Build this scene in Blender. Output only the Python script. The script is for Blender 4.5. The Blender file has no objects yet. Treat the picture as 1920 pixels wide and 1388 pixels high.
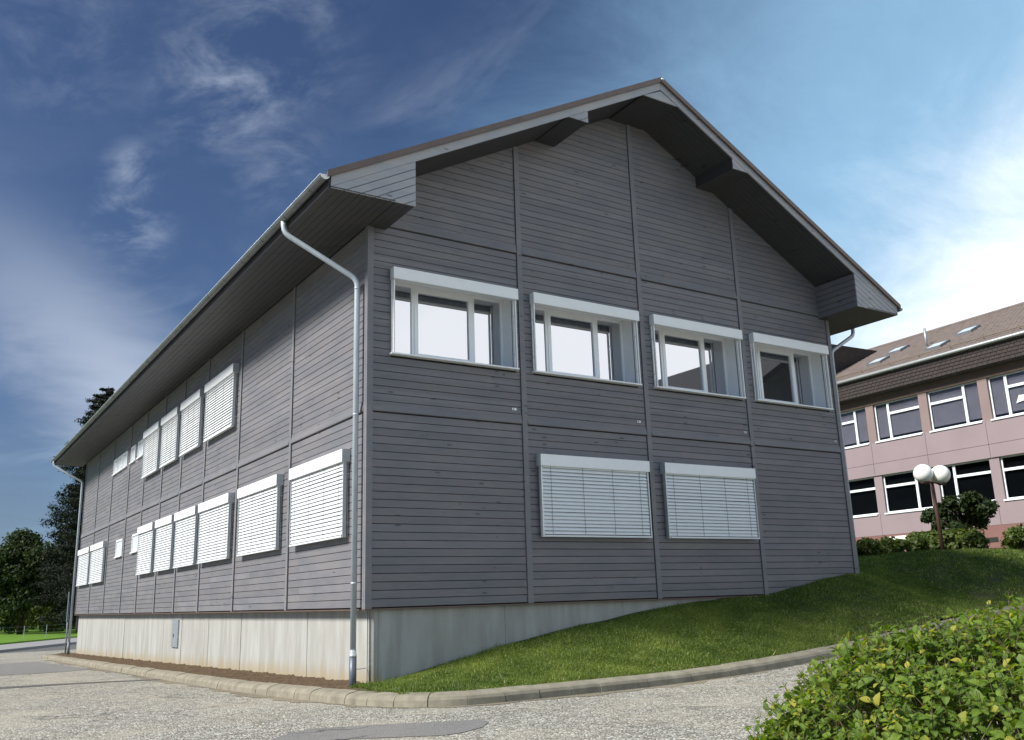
import bpy, math, random
import numpy as np
from mathutils import Vector, Matrix
rad = math.radians
random.seed(7)
rng = np.random.default_rng(11)
sc = bpy.context.scene
col = sc.collection

# ------------------------------------------------------------------ camera
CAM = Vector((-5.7816, -13.0335, 0.0627))
yaw, pitch, roll = rad(33.19615), rad(14.07778), rad(-1.80283)
FW = Vector((math.sin(yaw)*math.cos(pitch), math.cos(yaw)*math.cos(pitch), math.sin(pitch)))
RT0 = Vector((math.cos(yaw), -math.sin(yaw), 0)); UP0 = RT0.cross(FW)
RT = RT0*math.cos(roll) + UP0*math.sin(roll)
UP = -RT0*math.sin(roll) + UP0*math.cos(roll)
cam = bpy.data.cameras.new("camera"); camo = bpy.data.objects.new("camera", cam); col.objects.link(camo)
camo.matrix_world = Matrix(((RT.x, UP.x, -FW.x, CAM.x), (RT.y, UP.y, -FW.y, CAM.y), (RT.z, UP.z, -FW.z, CAM.z), (0, 0, 0, 1)))
cam.sensor_fit = 'HORIZONTAL'; cam.sensor_width = 36; cam.lens = 36*1711.443/1920
cam.clip_start = 0.05; cam.clip_end = 5000
sc.camera = camo

# ------------------------------------------------------------------ light
SUN_AZ, SUN_EL = rad(-84), rad(42)      # azimuth from +Y towards +X
SUN_STRENGTH, SUN_ANGLE, SKY_STRENGTH, EXPOSURE = 4.2, rad(15), 0.05, 0.80
to_sun = Vector((math.sin(SUN_AZ)*math.cos(SUN_EL), math.cos(SUN_AZ)*math.cos(SUN_EL), math.sin(SUN_EL)))
sun = bpy.data.lights.new("sun", 'SUN'); suno = bpy.data.objects.new("sun", sun); col.objects.link(suno)
sun.energy = SUN_STRENGTH; sun.angle = SUN_ANGLE; sun.color = (1.0, 0.95, 0.87)
suno.rotation_euler = to_sun.to_track_quat('Z', 'Y').to_euler(); suno.location = (-30, 20, 40)
sc.view_settings.view_transform = 'Standard'; sc.view_settings.look = 'None'
sc.view_settings.exposure = EXPOSURE; sc.view_settings.gamma = 1

def NT(tree):
    N, L = tree.nodes, tree.links
    def node(t, **kw):
        n = N.new(t)
        for k, v in kw.items():
            if k == 'inp':
                for kk, vv in v.items():
                    if hasattr(vv, 'is_output') or isinstance(vv, bpy.types.NodeSocket): L.new(vv, n.inputs[kk])
                    else: n.inputs[kk].default_value = vv
            else: setattr(n, k, v)
        return n
    def math_(op, a, b=None, c=None, clamp=False):
        n = N.new('ShaderNodeMath'); n.operation = op; n.use_clamp = clamp
        for i, v in enumerate((a, b, c)):
            if v is None: continue
            if isinstance(v, bpy.types.NodeSocket): L.new(v, n.inputs[i])
            else: n.inputs[i].default_value = v
        return n.outputs[0]
    def ramp(v, a, b, lo=0.0, hi=1.0, smooth=True):
        n = N.new('ShaderNodeMapRange'); n.interpolation_type = 'SMOOTHSTEP' if smooth else 'LINEAR'
        L.new(v, n.inputs[0]); n.inputs[1].default_value = a; n.inputs[2].default_value = b
        n.inputs[3].default_value = lo; n.inputs[4].default_value = hi
        return n.outputs[0]
    def mix(f, a, b, mode='MIX'):
        n = N.new('ShaderNodeMix'); n.data_type = 'RGBA'; n.blend_type = mode
        for i, v in ((0, f), (6, a), (7, b)):
            if isinstance(v, bpy.types.NodeSocket): L.new(v, n.inputs[i])
            elif i == 0: n.inputs[0].default_value = v
            else: n.inputs[i].default_value = (*v, 1) if len(v) == 3 else v
        return n.outputs[2]
    def vec(x, y, z):
        n = N.new('ShaderNodeCombineXYZ')
        for i, v in enumerate((x, y, z)):
            if isinstance(v, bpy.types.NodeSocket): L.new(v, n.inputs[i])
            else: n.inputs[i].default_value = v
        return n.outputs[0]
    def noise(v, scale, detail=3, rough=.55, dist=0.0):
        n = N.new('ShaderNodeTexNoise'); L.new(v, n.inputs['Vector'])
        n.inputs['Scale'].default_value = scale; n.inputs['Detail'].default_value = detail
        n.inputs['Roughness'].default_value = rough; n.inputs['Distortion'].default_value = dist
        return n.outputs[0]
    return N, L, node, math_, ramp, mix, vec, noise

world = bpy.data.worlds.new("World"); sc.world = world; world.use_nodes = True
def build_world():
    world.node_tree.nodes.clear()
    N, L, node, M, ramp, mix, vec, noise = NT(world.node_tree)
    out = N.new('ShaderNodeOutputWorld'); bg = N.new('ShaderNodeBackground'); L.new(bg.outputs[0], out.inputs[0])
    sky = N.new('ShaderNodeTexSky'); sky.sky_type = 'NISHITA'; sky.sun_disc = False
    sky.sun_elevation = SUN_EL; sky.sun_rotation = SUN_AZ; sky.air_density = 1.0; sky.dust_density = 0.6; sky.ozone_density = 2.5
    tc = N.new('ShaderNodeTexCoord'); d = tc.outputs['Generated']
    sp = N.new('ShaderNodeSeparateXYZ'); L.new(d, sp.inputs[0])
    x, y, z = sp.outputs
    zz = M('ADD', M('MAXIMUM', z, 0.0), 0.16)
    px, py = M('DIVIDE', x, zz), M('DIVIDE', y, zz)          # flat cloud deck
    # turn the deck so that the streaks run along one wind direction
    ca, sa = math.cos(rad(20)), math.sin(rad(20))
    u = M('ADD', M('MULTIPLY', px, ca), M('MULTIPLY', py, sa)); v = M('SUBTRACT', M('MULTIPLY', py, ca), M('MULTIPLY', px, sa))
    wisps = noise(vec(M('MULTIPLY', u, 1.9), M('MULTIPLY', v, .75), 3.3), 1.9, 7, .62, .7)
    patch = noise(vec(u, v, 7.7), 0.9, 2, .5)
    wis = M('MULTIPLY', M('MULTIPLY', ramp(wisps, .50, .78), ramp(patch, .42, .64)), .45)
    # loose tufts of cirrus
    fl = noise(vec(M('MULTIPLY', u, 2.2), M('MULTIPLY', v, 1.5), 9.1), 3.6, 7, .62, .35)
    for (dx_, rr_, am_) in ((ray(425, 165), .075, .9), (ray(500, 60), .10, .55), (ray(575, 45), .05, .6), (ray(255, 330), .032, .8), (ray(235, 420), .045, .9), (ray(505, 290), .06, .45), (ray(120, 70), .08, .35)):
        dd = N.new('ShaderNodeVectorMath'); dd.operation = 'DISTANCE'; L.new(d, dd.inputs[0]); dd.inputs[1].default_value = tuple(dx_)
        wis = M('MAXIMUM', wis, M('MULTIPLY', M('MULTIPLY', ramp(dd.outputs['Value'], 0, rr_*1.5, 1, 0), ramp(fl, .40, .80)), am_))
    # broad veil of thin cloud on the right-hand half of the sky, denser low down
    az = rad(118); vx, vy = math.sin(az), math.cos(az)
    dot = M('ADD', M('MULTIPLY', x, vx), M('MULTIPLY', y, vy))
    veiln = M('ADD', dot, M('MULTIPLY', M('SUBTRACT', noise(vec(u, v, 1.0), 2.2, 7, .66, .8), .5), .34))
    low = ramp(z, 0.0, 0.62, .50, -.15, smooth=False)
    veil = M('ADD', veiln, low)
    veil1 = ramp(veil, -.12, .56, smooth=True); veil2 = ramp(veil, .46, 1.0)
    # a long diffuse cirrus band low on the left
    n1 = Vector((-.862, .286, .419))
    band = M('ADD', M('ADD', M('MULTIPLY', x, BAND[0]), M('MULTIPLY', y, BAND[1])), M('MULTIPLY', z, BAND[2]))
    bandn = M('ADD', band, M('MULTIPLY', M('SUBTRACT', noise(vec(u, v, 5.0), 2.4, 5, .6, .5), .5), .10))
    bandm = M('MULTIPLY', ramp(M('ABSOLUTE', bandn), .0, .10, 1, 0), ramp(z, .45, .15))
    hz = ramp(z, .0, .30, 1, 0)
    c = N.new('ShaderNodeVectorMath'); c.operation = 'SCALE'; L.new(sky.outputs[0], c.inputs[0]); c.inputs['Scale'].default_value = SKY_STRENGTH
    skyc = mix(1.0, c.outputs[0], (0.62, 0.70, 0.86), 'MULTIPLY')
    thin = (0.30, 0.345, 0.43)
    pale = (0.20, 0.35, 0.50)
    white = (0.90, 0.92, 0.95)
    s1 = mix(M('MULTIPLY', hz, .45), skyc, (0.10, .135, .21))
    s2 = mix(M('MULTIPLY', bandm, .95), s1, thin)
    s3 = mix(M('MULTIPLY', wis, .85, clamp=True), s2, thin)
    s35 = mix(M('MULTIPLY', veil1, .9), s3, pale)
    s4 = mix(veil2, s35, white)
    L.new(s4, bg.inputs[0]); bg.inputs[1].default_value = 1.0
def ray(px, py): return (FW + RT*((px-960)/1711.443) - UP*((py-694)/1711.443)).normalized()
BAND = ray(10, 470).cross(ray(215, 700)).normalized()
build_world()

# ------------------------------------------------------------------ helpers
WL = {}
def wl(o): return WL[o.name] if o is not None else Vector((0, 0, 0))
def link(o, parent=None, loc=(0, 0, 0), rz=0.0):
    col.objects.link(o); loc = Vector(loc)
    o.parent = parent; o.location = loc - wl(parent); WL[o.name] = loc
    if rz: o.rotation_euler.z = rz
    return o
def tag(o, label=None, cat=None, group=None, kind=None):
    if label: o["label"] = label
    if cat: o["category"] = cat
    if group: o["group"] = group
    if kind: o["kind"] = kind
    return o
def empty(name, loc, label, cat, group=None):
    o = bpy.data.objects.new(name, None); o.empty_display_size = .3; link(o, None, loc); return tag(o, label, cat, group)
class MB:
    def __init__(s): s.v = []; s.f = []; s.sm = False
    def add(s, vs, fs):
        n = len(s.v); s.v += [tuple(p) for p in vs]; s.f += [tuple(i+n for i in q) for q in fs]; return s
    def box(s, x0, x1, y0, y1, z0, z1):
        return s.add([(x0,y0,z0),(x1,y0,z0),(x1,y1,z0),(x0,y1,z0),(x0,y0,z1),(x1,y0,z1),(x1,y1,z1),(x0,y1,z1)],
                     [(0,3,2,1),(4,5,6,7),(0,1,5,4),(1,2,6,5),(2,3,7,6),(3,0,4,7)])
    def prism(s, poly, f0, f1):
        """poly: list of 2D points, f0/f1 map a 2D point to the two 3D ends"""
        n = len(poly); vs = [f0(p) for p in poly] + [f1(p) for p in poly]
        fs = [tuple(range(n)), tuple(range(2*n-1, n-1, -1))] + [(i, i+n, (i+1) % n+n, (i+1) % n) for i in range(n)]
        return s.add(vs, fs)
    def tube(s, pts, r, n=12, cap=True):
        pts = [Vector(p) for p in pts]; rs = r if isinstance(r, (list, tuple)) else [r]*len(pts)
        rings = []; prev = None
        for i, p in enumerate(pts):
            a = pts[max(i-1, 0)]; b = pts[min(i+1, len(pts)-1)]; t = (b-a).normalized()
            ref = prev if prev is not None else (Vector((0, 0, 1)) if abs(t.z) < .9 else Vector((1, 0, 0)))
            e1 = (ref - t*ref.dot(t)).normalized(); e2 = t.cross(e1); prev = e1
            rings.append([p + e1*math.cos(2*math.pi*k/n)*rs[i] + e2*math.sin(2*math.pi*k/n)*rs[i] for k in range(n)])
        vs = [q for rg in rings for q in rg]; fs = []
        for i in range(len(pts)-1):
            for k in range(n): fs.append((i*n+k, i*n+(k+1) % n, (i+1)*n+(k+1) % n, (i+1)*n+k))
        if cap: fs += [tuple(range(n-1, -1, -1)), tuple(range((len(pts)-1)*n, len(pts)*n))]
        return s.add(vs, fs)
    def ball(s, c, r, n=20, m=12, zs=1.0):
        vs = [(c[0]+r*math.sin(math.pi*j/m)*math.cos(2*math.pi*i/n), c[1]+r*math.sin(math.pi*j/m)*math.sin(2*math.pi*i/n), c[2]+zs*r*math.cos(math.pi*j/m)) for j in range(m+1) for i in range(n)]
        fs = [(j*n+i, (j+1)*n+i, (j+1)*n+(i+1) % n, j*n+(i+1) % n) for j in range(m) for i in range(n)]
        return s.add(vs, fs)
    def mesh(s, name, mat=None, smooth=False):
        me = bpy.data.meshes.new(name); me.from_pydata(s.v, [], s.f)
        if mat: me.materials.append(mat)
        if smooth: me.polygons.foreach_set('use_smooth', [True]*len(me.polygons))
        me.update(); return me
    def build(s, name, mat, parent=None, loc=(0, 0, 0), smooth=False, **kw):
        o = bpy.data.objects.new(name, s.mesh(name, mat, smooth)); link(o, parent, loc)
        return tag(o, **kw)
def inst(name, me, parent, loc, rz=0.0):
    return link(bpy.data.objects.new(name, me), parent, loc, rz)
def npmesh(name, V, F, mat, attr=None):
    """V (n,3), F (m,k) with constant k; attr: per-vertex random value"""
    me = bpy.data.meshes.new(name); V = np.ascontiguousarray(V, np.float32); F = np.ascontiguousarray(F, np.int32)
    m, k = F.shape
    me.vertices.add(len(V)); me.vertices.foreach_set('co', V.ravel())
    me.loops.add(m*k); me.loops.foreach_set('vertex_index', F.ravel())
    me.polygons.add(m); me.polygons.foreach_set('loop_start', np.arange(0, m*k, k, dtype=np.int32))
    me.update(calc_edges=True)
    if attr is not None:
        a = me.attributes.new('rnd', 'FLOAT', 'POINT'); a.data.foreach_set('value', np.ascontiguousarray(attr, np.float32))
    me.materials.append(mat); return me

# ------------------------------------------------------------------ materials
def newmat(name):
    m = bpy.data.materials.new(name); m.use_nodes = True
    return m, m.node_tree.nodes['Principled BSDF'], NT(m.node_tree)
def setb(b, **k):
    for kk, v in k.items(): b.inputs[kk.replace('_', ' ')].default_value = v
def bump(nt, b, h, strength=.3, dist=.01):
    N, L = nt[0], nt[1]; n = N.new('ShaderNodeBump'); n.inputs['Strength'].default_value = strength; n.inputs['Distance'].default_value = dist
    L.new(h, n.inputs['Height']); L.new(n.outputs[0], b.inputs['Normal'])
def plain(name, c, rough=.5, metal=0.0, var=.12, scale=6, spec=.5, bumpy=0.0):
    m, b, nt = newmat(name); N, L, node, M, ramp, mix, vec, noise = nt
    g = N.new('ShaderNodeNewGeometry')
    f = noise(g.outputs['Position'], scale, 4, .6)
    k = ramp(f, .25, .75, 1-var, 1+var, smooth=False)
    c2 = N.new('ShaderNodeVectorMath'); c2.operation = 'SCALE'; c2.inputs[0].default_value = c; L.new(k, c2.inputs['Scale'])
    L.new(c2.outputs[0], b.inputs['Base Color']); setb(b, Roughness=rough, Metallic=metal)
    b.inputs['Specular IOR Level'].default_value = spec
    if bumpy: bump(nt, b, noise(g.outputs['Position'], scale*9, 4, .6), bumpy, .006)
    return m
def wood(name, c, rowrand=True):
    m, b, nt = newmat(name); N, L, node, M, ramp, mix, vec, noise = nt
    g = N.new('ShaderNodeNewGeometry'); s = N.new('ShaderNodeSeparateXYZ'); L.new(g.outputs['Position'], s.inputs[0])
    x, y, z = s.outputs; u = M('ADD', x, y)
    row = M('FLOOR', M('DIVIDE', z, .125)); bay = M('FLOOR', M('DIVIDE', M('ADD', u, .05), 2.9))
    wn = N.new('ShaderNodeTexWhiteNoise'); wn.noise_dimensions = '3D'; L.new(vec(row, bay, M('FLOOR', M('MULTIPLY', M('SUBTRACT', x, y), .02))), wn.inputs['Vector'])
    grain = noise(vec(M('MULTIPLY', u, 1.2), M('MULTIPLY', M('SUBTRACT', x, y), .3), M('MULTIPLY', z, 22)), 3.0, 6, .65, .3)
    blot = noise(vec(M('MULTIPLY', u, .8), M('MULTIPLY', z, 2.2), 3.0), 1.6, 4, .6)
    vo = N.new('ShaderNodeTexVoronoi'); L.new(vec(M('MULTIPLY', u, 2.1), M('ADD', M('MULTIPLY', z, 7.0), M('MULTIPLY', wn.outputs[0], 3)), 0.0), vo.inputs['Vector']); vo.inputs['Scale'].default_value = 1.0
    knot = M('MULTIPLY', ramp(vo.outputs['Distance'], .07, .16, 1, 0), M('GREATER_THAN', noise(vec(M('MULTIPLY', u, 3.1), M('MULTIPLY', z, 8), 1.0), 1, 1), .49))
    k = M('MULTIPLY', ramp(grain, .25, .75, .92, 1.08), ramp(blot, .3, .7, .93, 1.07))
    if rowrand: k = M('MULTIPLY', k, ramp(M('POWER', wn.outputs[0], 1.6), 0, 1, .94, 1.14, smooth=False))
    k = M('MULTIPLY', k, ramp(knot, 0, 1, 1, .45, smooth=False))
    warm = mix(ramp(blot, .35, .7), c, (c[0]*1.06, c[1]*1.0, c[2]*.93))
    sc_ = N.new('ShaderNodeVectorMath'); sc_.operation = 'SCALE'; L.new(warm, sc_.inputs[0]); L.new(k, sc_.inputs['Scale'])
    L.new(sc_.outputs[0], b.inputs['Base Color']); setb(b, Roughness=.55); b.inputs['Specular IOR Level'].default_value = .35
    bump(nt, b, grain, .25, .004); return m
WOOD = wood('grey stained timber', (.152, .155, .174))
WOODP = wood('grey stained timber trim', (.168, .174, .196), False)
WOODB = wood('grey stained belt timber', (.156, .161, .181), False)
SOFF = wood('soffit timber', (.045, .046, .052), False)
FASC = wood('pale grey fascia timber', (.33, .345, .38), False)
BACK = plain('shade-dark backing', (.02, .02, .022), .9)  # near-black tone paints the shade seen in the board grooves
WHITE = plain('white powder coat', (.80, .82, .83), .38, var=.03)
SLAT = plain('white aluminium slat', (.67, .71, .73), .35, var=.03)
REVEAL = plain('white painted reveal', (.74, .76, .77), .5, var=.03)
RAIL = plain('anodised rail', (.55, .60, .62), .35, .5, .05)
ZINC = plain('zinc pipe', (.44, .50, .56), .42, .25, .12, 3)
ZINCD = plain('weathered zinc gutter', (.16, .17, .18), .45, .5, .2, 3)
STEEL = plain('galvanised steel', (.36, .39, .42), .5, .6, .2, 9)
PIPED = plain('dark standpipe', (.10, .12, .15), .45, .2, .12, 5)
BROWN = plain('brown roof metal', (.12, .082, .07), .5, .1, .18, 4)
CORD = plain('dark cord', (.12, .13, .14), .8)
DARK = plain('dark interior', (.02, .021, .024), .9)
def glass(name, refl, tint, ior=1.5):
    m, b, nt = newmat(name); N, L = nt[0], nt[1]
    gl = N.new('ShaderNodeBsdfGlossy'); gl.inputs['Color'].default_value = (.95, .96, 1, 1); gl.inputs['Roughness'].default_value = .012
    tr = N.new('ShaderNodeBsdfTransparent'); tr.inputs[0].default_value = (*tint, 1)
    lw = N.new('ShaderNodeFresnel'); lw.inputs[0].default_value = ior
    k = nt[3]('ADD', lw.outputs[0], refl, clamp=True)
    gm = N.new('ShaderNodeNewGeometry'); k = nt[3]('MULTIPLY', k, nt[3]('SUBTRACT', 1.0, gm.outputs['Backfacing']))
    mx = N.new('ShaderNodeMixShader'); L.new(k, mx.inputs[0]); L.new(tr.outputs[0], mx.inputs[1]); L.new(gl.outputs[0], mx.inputs[2])
    L.new(mx.outputs[0], N['Material Output'].inputs[0]); return m
GLASS = glass('coated window glass', .50, (.45, .48, .5))
GLASS2 = glass('plain window glass', .0, (.5, .53, .55), 1.25)
GLASS4 = glass('clear small pane', .0, (.95, .96, .97), 1.12)
GLASS3 = glass('school window glass', .06, (.62, .63, .66), 1.4)
def concrete():
    m, b, nt = newmat('board-cast concrete'); N, L, node, M, ramp, mix, vec, noise = nt
    g = N.new('ShaderNodeNewGeometry'); s = N.new('ShaderNodeSeparateXYZ'); L.new(g.outputs['Position'], s.inputs[0])
    x, y, z = s.outputs; u = M('ADD', x, y)
    streak = noise(vec(M('MULTIPLY', u, 2.4), M('MULTIPLY', z, .35), 0.0), 1.5, 5, .6, .2)
    fine = noise(vec(M('MULTIPLY', u, 16), M('MULTIPLY', z, 1.6), 0.0), 1.0, 4, .6)
    blot = noise(g.outputs['Position'], 1.1, 5, .6, .3)
    c = mix(ramp(streak, .35, .7), (.295, .295, .275), (.385, .395, .385))
    c = mix(M('MULTIPLY', ramp(blot, .45, .7), .5), c, (.34, .34, .31))
    c = mix(M('MULTIPLY', ramp(fine, .4, .8), .22), c, (.25, .245, .215))
    # splash dirt: clay-coloured stain climbing unevenly from the soil line
    h = M('ADD', M('ADD', z, M('MULTIPLY', y, .0155)), M('MULTIPLY', M('SUBTRACT', noise(vec(M('MULTIPLY', u, 1.6), 0.0, 2.0), 1.5, 4, .6), .5), .75))
    isl = M('LESS_THAN', x, .3)
    c = mix(M('MULTIPLY', M('MULTIPLY', ramp(h, -1.12, -.78, 1, 0), .62), isl), c, (.30, .23, .11))
    pits = N.new('ShaderNodeTexVoronoi'); L.new(g.outputs['Position'], pits.inputs['Vector']); pits.inputs['Scale'].default_value = 5
    c = mix(ramp(pits.outputs['Distance'], .03, .06, .7, 0), c, (.16, .15, .13))
    tie = N.new('ShaderNodeTexVoronoi'); L.new(vec(u, M('MULTIPLY', z, 1.0), 0.0), tie.inputs['Vector']); tie.inputs['Scale'].default_value = 1.5
    c = mix(ramp(tie.outputs['Distance'], .022, .034, .8, 0), c, (.10, .095, .085))
    L.new(c, b.inputs['Base Color']); setb(b, Roughness=.85); b.inputs['Specular IOR Level'].default_value = .2
    bump(nt, b, noise(g.outputs['Position'], 30, 4), .2, .004); return m
CONC = concrete()
def stonechips(name, lo, hi, gap, scale, dirt):
    m, b, nt = newmat(name); N, L, node, M, ramp, mix, vec, noise = nt
    g = N.new('ShaderNodeNewGeometry'); p = g.outputs['Position']
    vo = N.new('ShaderNodeTexVoronoi'); L.new(p, vo.inputs['Vector']); vo.inputs['Scale'].default_value = scale
    v2 = N.new('ShaderNodeTexVoronoi'); v2.feature = 'DISTANCE_TO_EDGE'; L.new(p, v2.inputs['Vector']); v2.inputs['Scale'].default_value = scale
    rs = N.new('ShaderNodeSeparateColor'); L.new(vo.outputs['Color'], rs.inputs[0])
    c = mix(rs.outputs[0], lo, hi)
    c = mix(M('MULTIPLY', M('GREATER_THAN', rs.outputs[1], .82), .7), c, (.20, .15, .11))
    c = mix(ramp(v2.outputs['Distance'], .02, .14, 1, 0), c, gap)
    big = noise(p, .55, 6, .62, .5); med = noise(p, 2.6, 5, .65)
    c = mix(M('MULTIPLY', ramp(big, .42, .68), .55), c, dirt)
    c = mix(M('MULTIPLY', ramp(med, .52, .75), .4), c, (lo[0]*.6, lo[1]*.6, lo[2]*.6))
    wv = N.new('ShaderNodeVectorMath'); wv.operation = 'ADD'; L.new(p, wv.inputs[0])
    nv = N.new('ShaderNodeTexNoise'); L.new(p, nv.inputs['Vector']); nv.inputs['Scale'].default_value = 1.3; nv.inputs['Detail'].default_value = 5
    L.new(nv.outputs['Color'], wv.inputs[1])
    ck = N.new('ShaderNodeTexVoronoi'); ck.feature = 'DISTANCE_TO_EDGE'; L.new(wv.outputs[0], ck.inputs['Vector']); ck.inputs['Scale'].default_value = .42
    c = mix(M('MULTIPLY', ramp(ck.outputs['Distance'], .002, .012, 1, 0), ramp(noise(p, .35, 2), .45, .6, 0, .75)), c, (.05, .048, .045))
    c = mix(M('MULTIPLY', ramp(noise(p, 1.15, 3, .5, .3), .66, .74), .45), c, (.09, .088, .085))
    L.new(c, b.inputs['Base Color']); setb(b, Roughness=.9); b.inputs['Specular IOR Level'].default_value = .2
    bump(nt, b, ramp(v2.outputs['Distance'], 0, .25), .8, .008); return m
ROAD = stonechips('worn chip-sealed asphalt', (.24, .238, .212), (.66, .65, .58), (.075, .073, .065), 28, (.40, .37, .295))
ASPHL = stonechips('smooth pale asphalt', (.24, .24, .24), (.32, .32, .32), (.20, .20, .20), 90, (.27, .265, .25))
ASPH = stonechips('smooth asphalt', (.13, .133, .135), (.20, .20, .20), (.10, .10, .10), 90, (.14, .14, .14))
KERB = plain('weathered kerb concrete', (.218, .203, .158), .9, 0, .3, 4.5, .2, .5)
PAVE = plain('pale pavement', (.24, .24, .24), .9, 0, .1, 2, .2)
SOIL = plain('brown soil', (.092, .066, .043), .95, 0, .45, 14, .1, .9)
def folmat(name, c1, c2, c3, trans=.25, rough=.5, vein=False):
    m, b, nt = newmat(name); N, L, node, M, ramp, mix, vec, noise = nt
    a = N.new('ShaderNodeAttribute'); a.attribute_name = 'rnd'; g = N.new('ShaderNodeNewGeometry')
    oi = N.new('ShaderNodeObjectInfo')
    r = M('FRACT', M('ADD', a.outputs['Fac'], oi.outputs['Random'])) if vein else a.outputs['Fac']
    c = mix(ramp(r, .1, .85, smooth=False), c1, c2)
    c = mix(ramp(r, .88, .98), c, c3)
    c = mix(ramp(noise(g.outputs['Position'], 1.2, 3), .35, .7, 0, .45), c, (c1[0]*.7, c1[1]*.75, c1[2]*.7))
    if vein:
        uv = N.new('ShaderNodeUVMap'); s = N.new('ShaderNodeSeparateXYZ'); L.new(uv.outputs[0], s.inputs[0])
        au = M('ABSOLUTE', s.outputs[0])
        w = M('SINE', M('MULTIPLY', M('SUBTRACT', s.outputs[1], M('MULTIPLY', au, .55)), 44))
        rib = M('MAXIMUM', ramp(w, .75, 1.0), ramp(au, .06, .0))
        c = mix(M('MULTIPLY', rib, .35), c, (c2[0]*1.5, c2[1]*1.35, c2[2]*1.5)); bump(nt, b, w, .35, .003)
    L.new(c, b.inputs['Base Color']); setb(b, Roughness=rough); b.inputs['Specular IOR Level'].default_value = .4
    tl = N.new('ShaderNodeBsdfTranslucent'); sc_ = N.new('ShaderNodeVectorMath'); sc_.operation = 'MULTIPLY'; L.new(c, sc_.inputs[0]); sc_.inputs[1].default_value = (1.7, 1.7, .6)
    L.new(sc_.outputs[0], tl.inputs[0])
    mx = N.new('ShaderNodeMixShader'); mx.inputs[0].default_value = trans
    L.new(b.outputs[0], mx.inputs[1]); L.new(tl.outputs[0], mx.inputs[2]); L.new(mx.outputs[0], N['Material Output'].inputs[0]); return m
GRASSM = folmat('lawn grass blade', (.055, .110, .016), (.25, .315, .07), (.46, .47, .20), .38)
TURF = plain('turf soil', (.075, .078, .034), .95, 0, .4, 9, .1, .6)
CONIF = folmat('conifer needles', (.006, .012, .006), (.016, .028, .012), (.03, .04, .015), .08, .9)
DECID = folmat('broad leaves', (.014, .029, .008), (.042, .070, .016), (.11, .14, .03), .26, .8)
HEDGEM = folmat('hedge leaves', (.05, .078, .015), (.13, .18, .032), (.24, .24, .06), .3)
LEAFM = folmat('shrub leaf', (.060, .122, .016), (.175, .262, .034), (.40, .36, .05), .38, .5, True)
BARK = plain('dark bark', (.035, .028, .02), .95, 0, .3, 8, .1, .6)
TWIG = plain('green brown twig', (.10, .09, .04), .8)
TERR = plain('terrace turf', (.07, .10, .028), .95, 0, .4, 5, .1, .6)
MEADOW = plain('meadow', (.10, .19, .025), .95, 0, .3, 1.2, .1)
FIELD = plain('field', (.06, .09, .03), .95, 0, .3, .2, .1)

# ------------------------------------------------------------------ ground, road
def rise(x): return np.where(x < 3, 0, np.where(x < 8, .0083*(x-3)**2, .2075 + .084*(x-8)))
def zr(x, y): return -1.27 - .0155*np.clip(y, -20, 40) + rise(np.minimum(np.asarray(x, float), 24))
def grid(name, xs, ys, fn, mat, **kw):
    X, Y = np.meshgrid(xs, ys); Z = fn(X, Y); nx, ny = len(xs), len(ys)
    V = np.stack([X, Y, Z], -1).reshape(-1, 3)
    i = np.arange(nx-1)[None, :] + (np.arange(ny-1)*nx)[:, None]; i = i.ravel()
    F = np.stack([i, i+1, i+1+nx, i+nx], -1)
    o = bpy.data.objects.new(name, npmesh(name, V, F, mat)); link(o); o.data.polygons.foreach_set('use_smooth', [True]*len(o.data.polygons))
    return tag(o, **kw)
grid('ground', np.linspace(-2500, 2500, 41), np.linspace(-2500, 2500, 41), lambda X, Y: X*0-2.6, FIELD, kind='structure', label='distant flat field reaching the horizon')
grid('road', np.linspace(-45, 26, 72), np.linspace(-40, 44, 85), zr, ROAD, kind='structure', label='worn pale stone-chip road beside the timber building')
def sheet(name, poly, mat, lift, **kw):
    m = MB(); cx = sum(p[0] for p in poly)/len(poly); cy = sum(p[1] for p in poly)/len(poly)
    vs = [(cx, cy, float(zr(cx, cy))+lift)] + [(p[0], p[1], float(zr(p[0], p[1]))+lift) for p in poly]
    n = len(poly); m.add(vs, [(0, i+1, (i+1) % n+1) for i in range(n)]); return m.build(name, mat, **kw)
def G(px, py, lift=0.0):
    d = ray(px, py); t = 14.0
    for _ in range(60):
        X = CAM + d*t; t = (float(zr(X.x, X.y)) + lift - CAM.z)/d.z
    X = CAM + d*t; return (X.x, X.y)
sheet('road_patch', [G(*p) for p in [(500,1392),(545,1374),(600,1366),(700,1360),(820,1354),(905,1350),(917,1354),(905,1364),(870,1374),(830,1380),(700,1385),(600,1390)]], ASPHL, .005, kind='structure', label='smooth grey repair patch in the chip-sealed road')
sheet('road_patch', [G(*p) for p in [(-60,1246),(0,1245),(70,1241),(120,1248),(172,1256),(80,1263),(0,1268),(-60,1272)]], ASPHL, .005, kind='structure', label='dark wedge of asphalt beside the kerb at the far end')
sheet('road_joint', [G(*p) for p in [(-40,1291.5),(100,1283),(200,1278),(320,1273),(321,1274.5),(200,1280),(100,1286),(-40,1295)]], ASPH, .005, kind='structure', label='thin sealed joint across the road')
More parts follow.
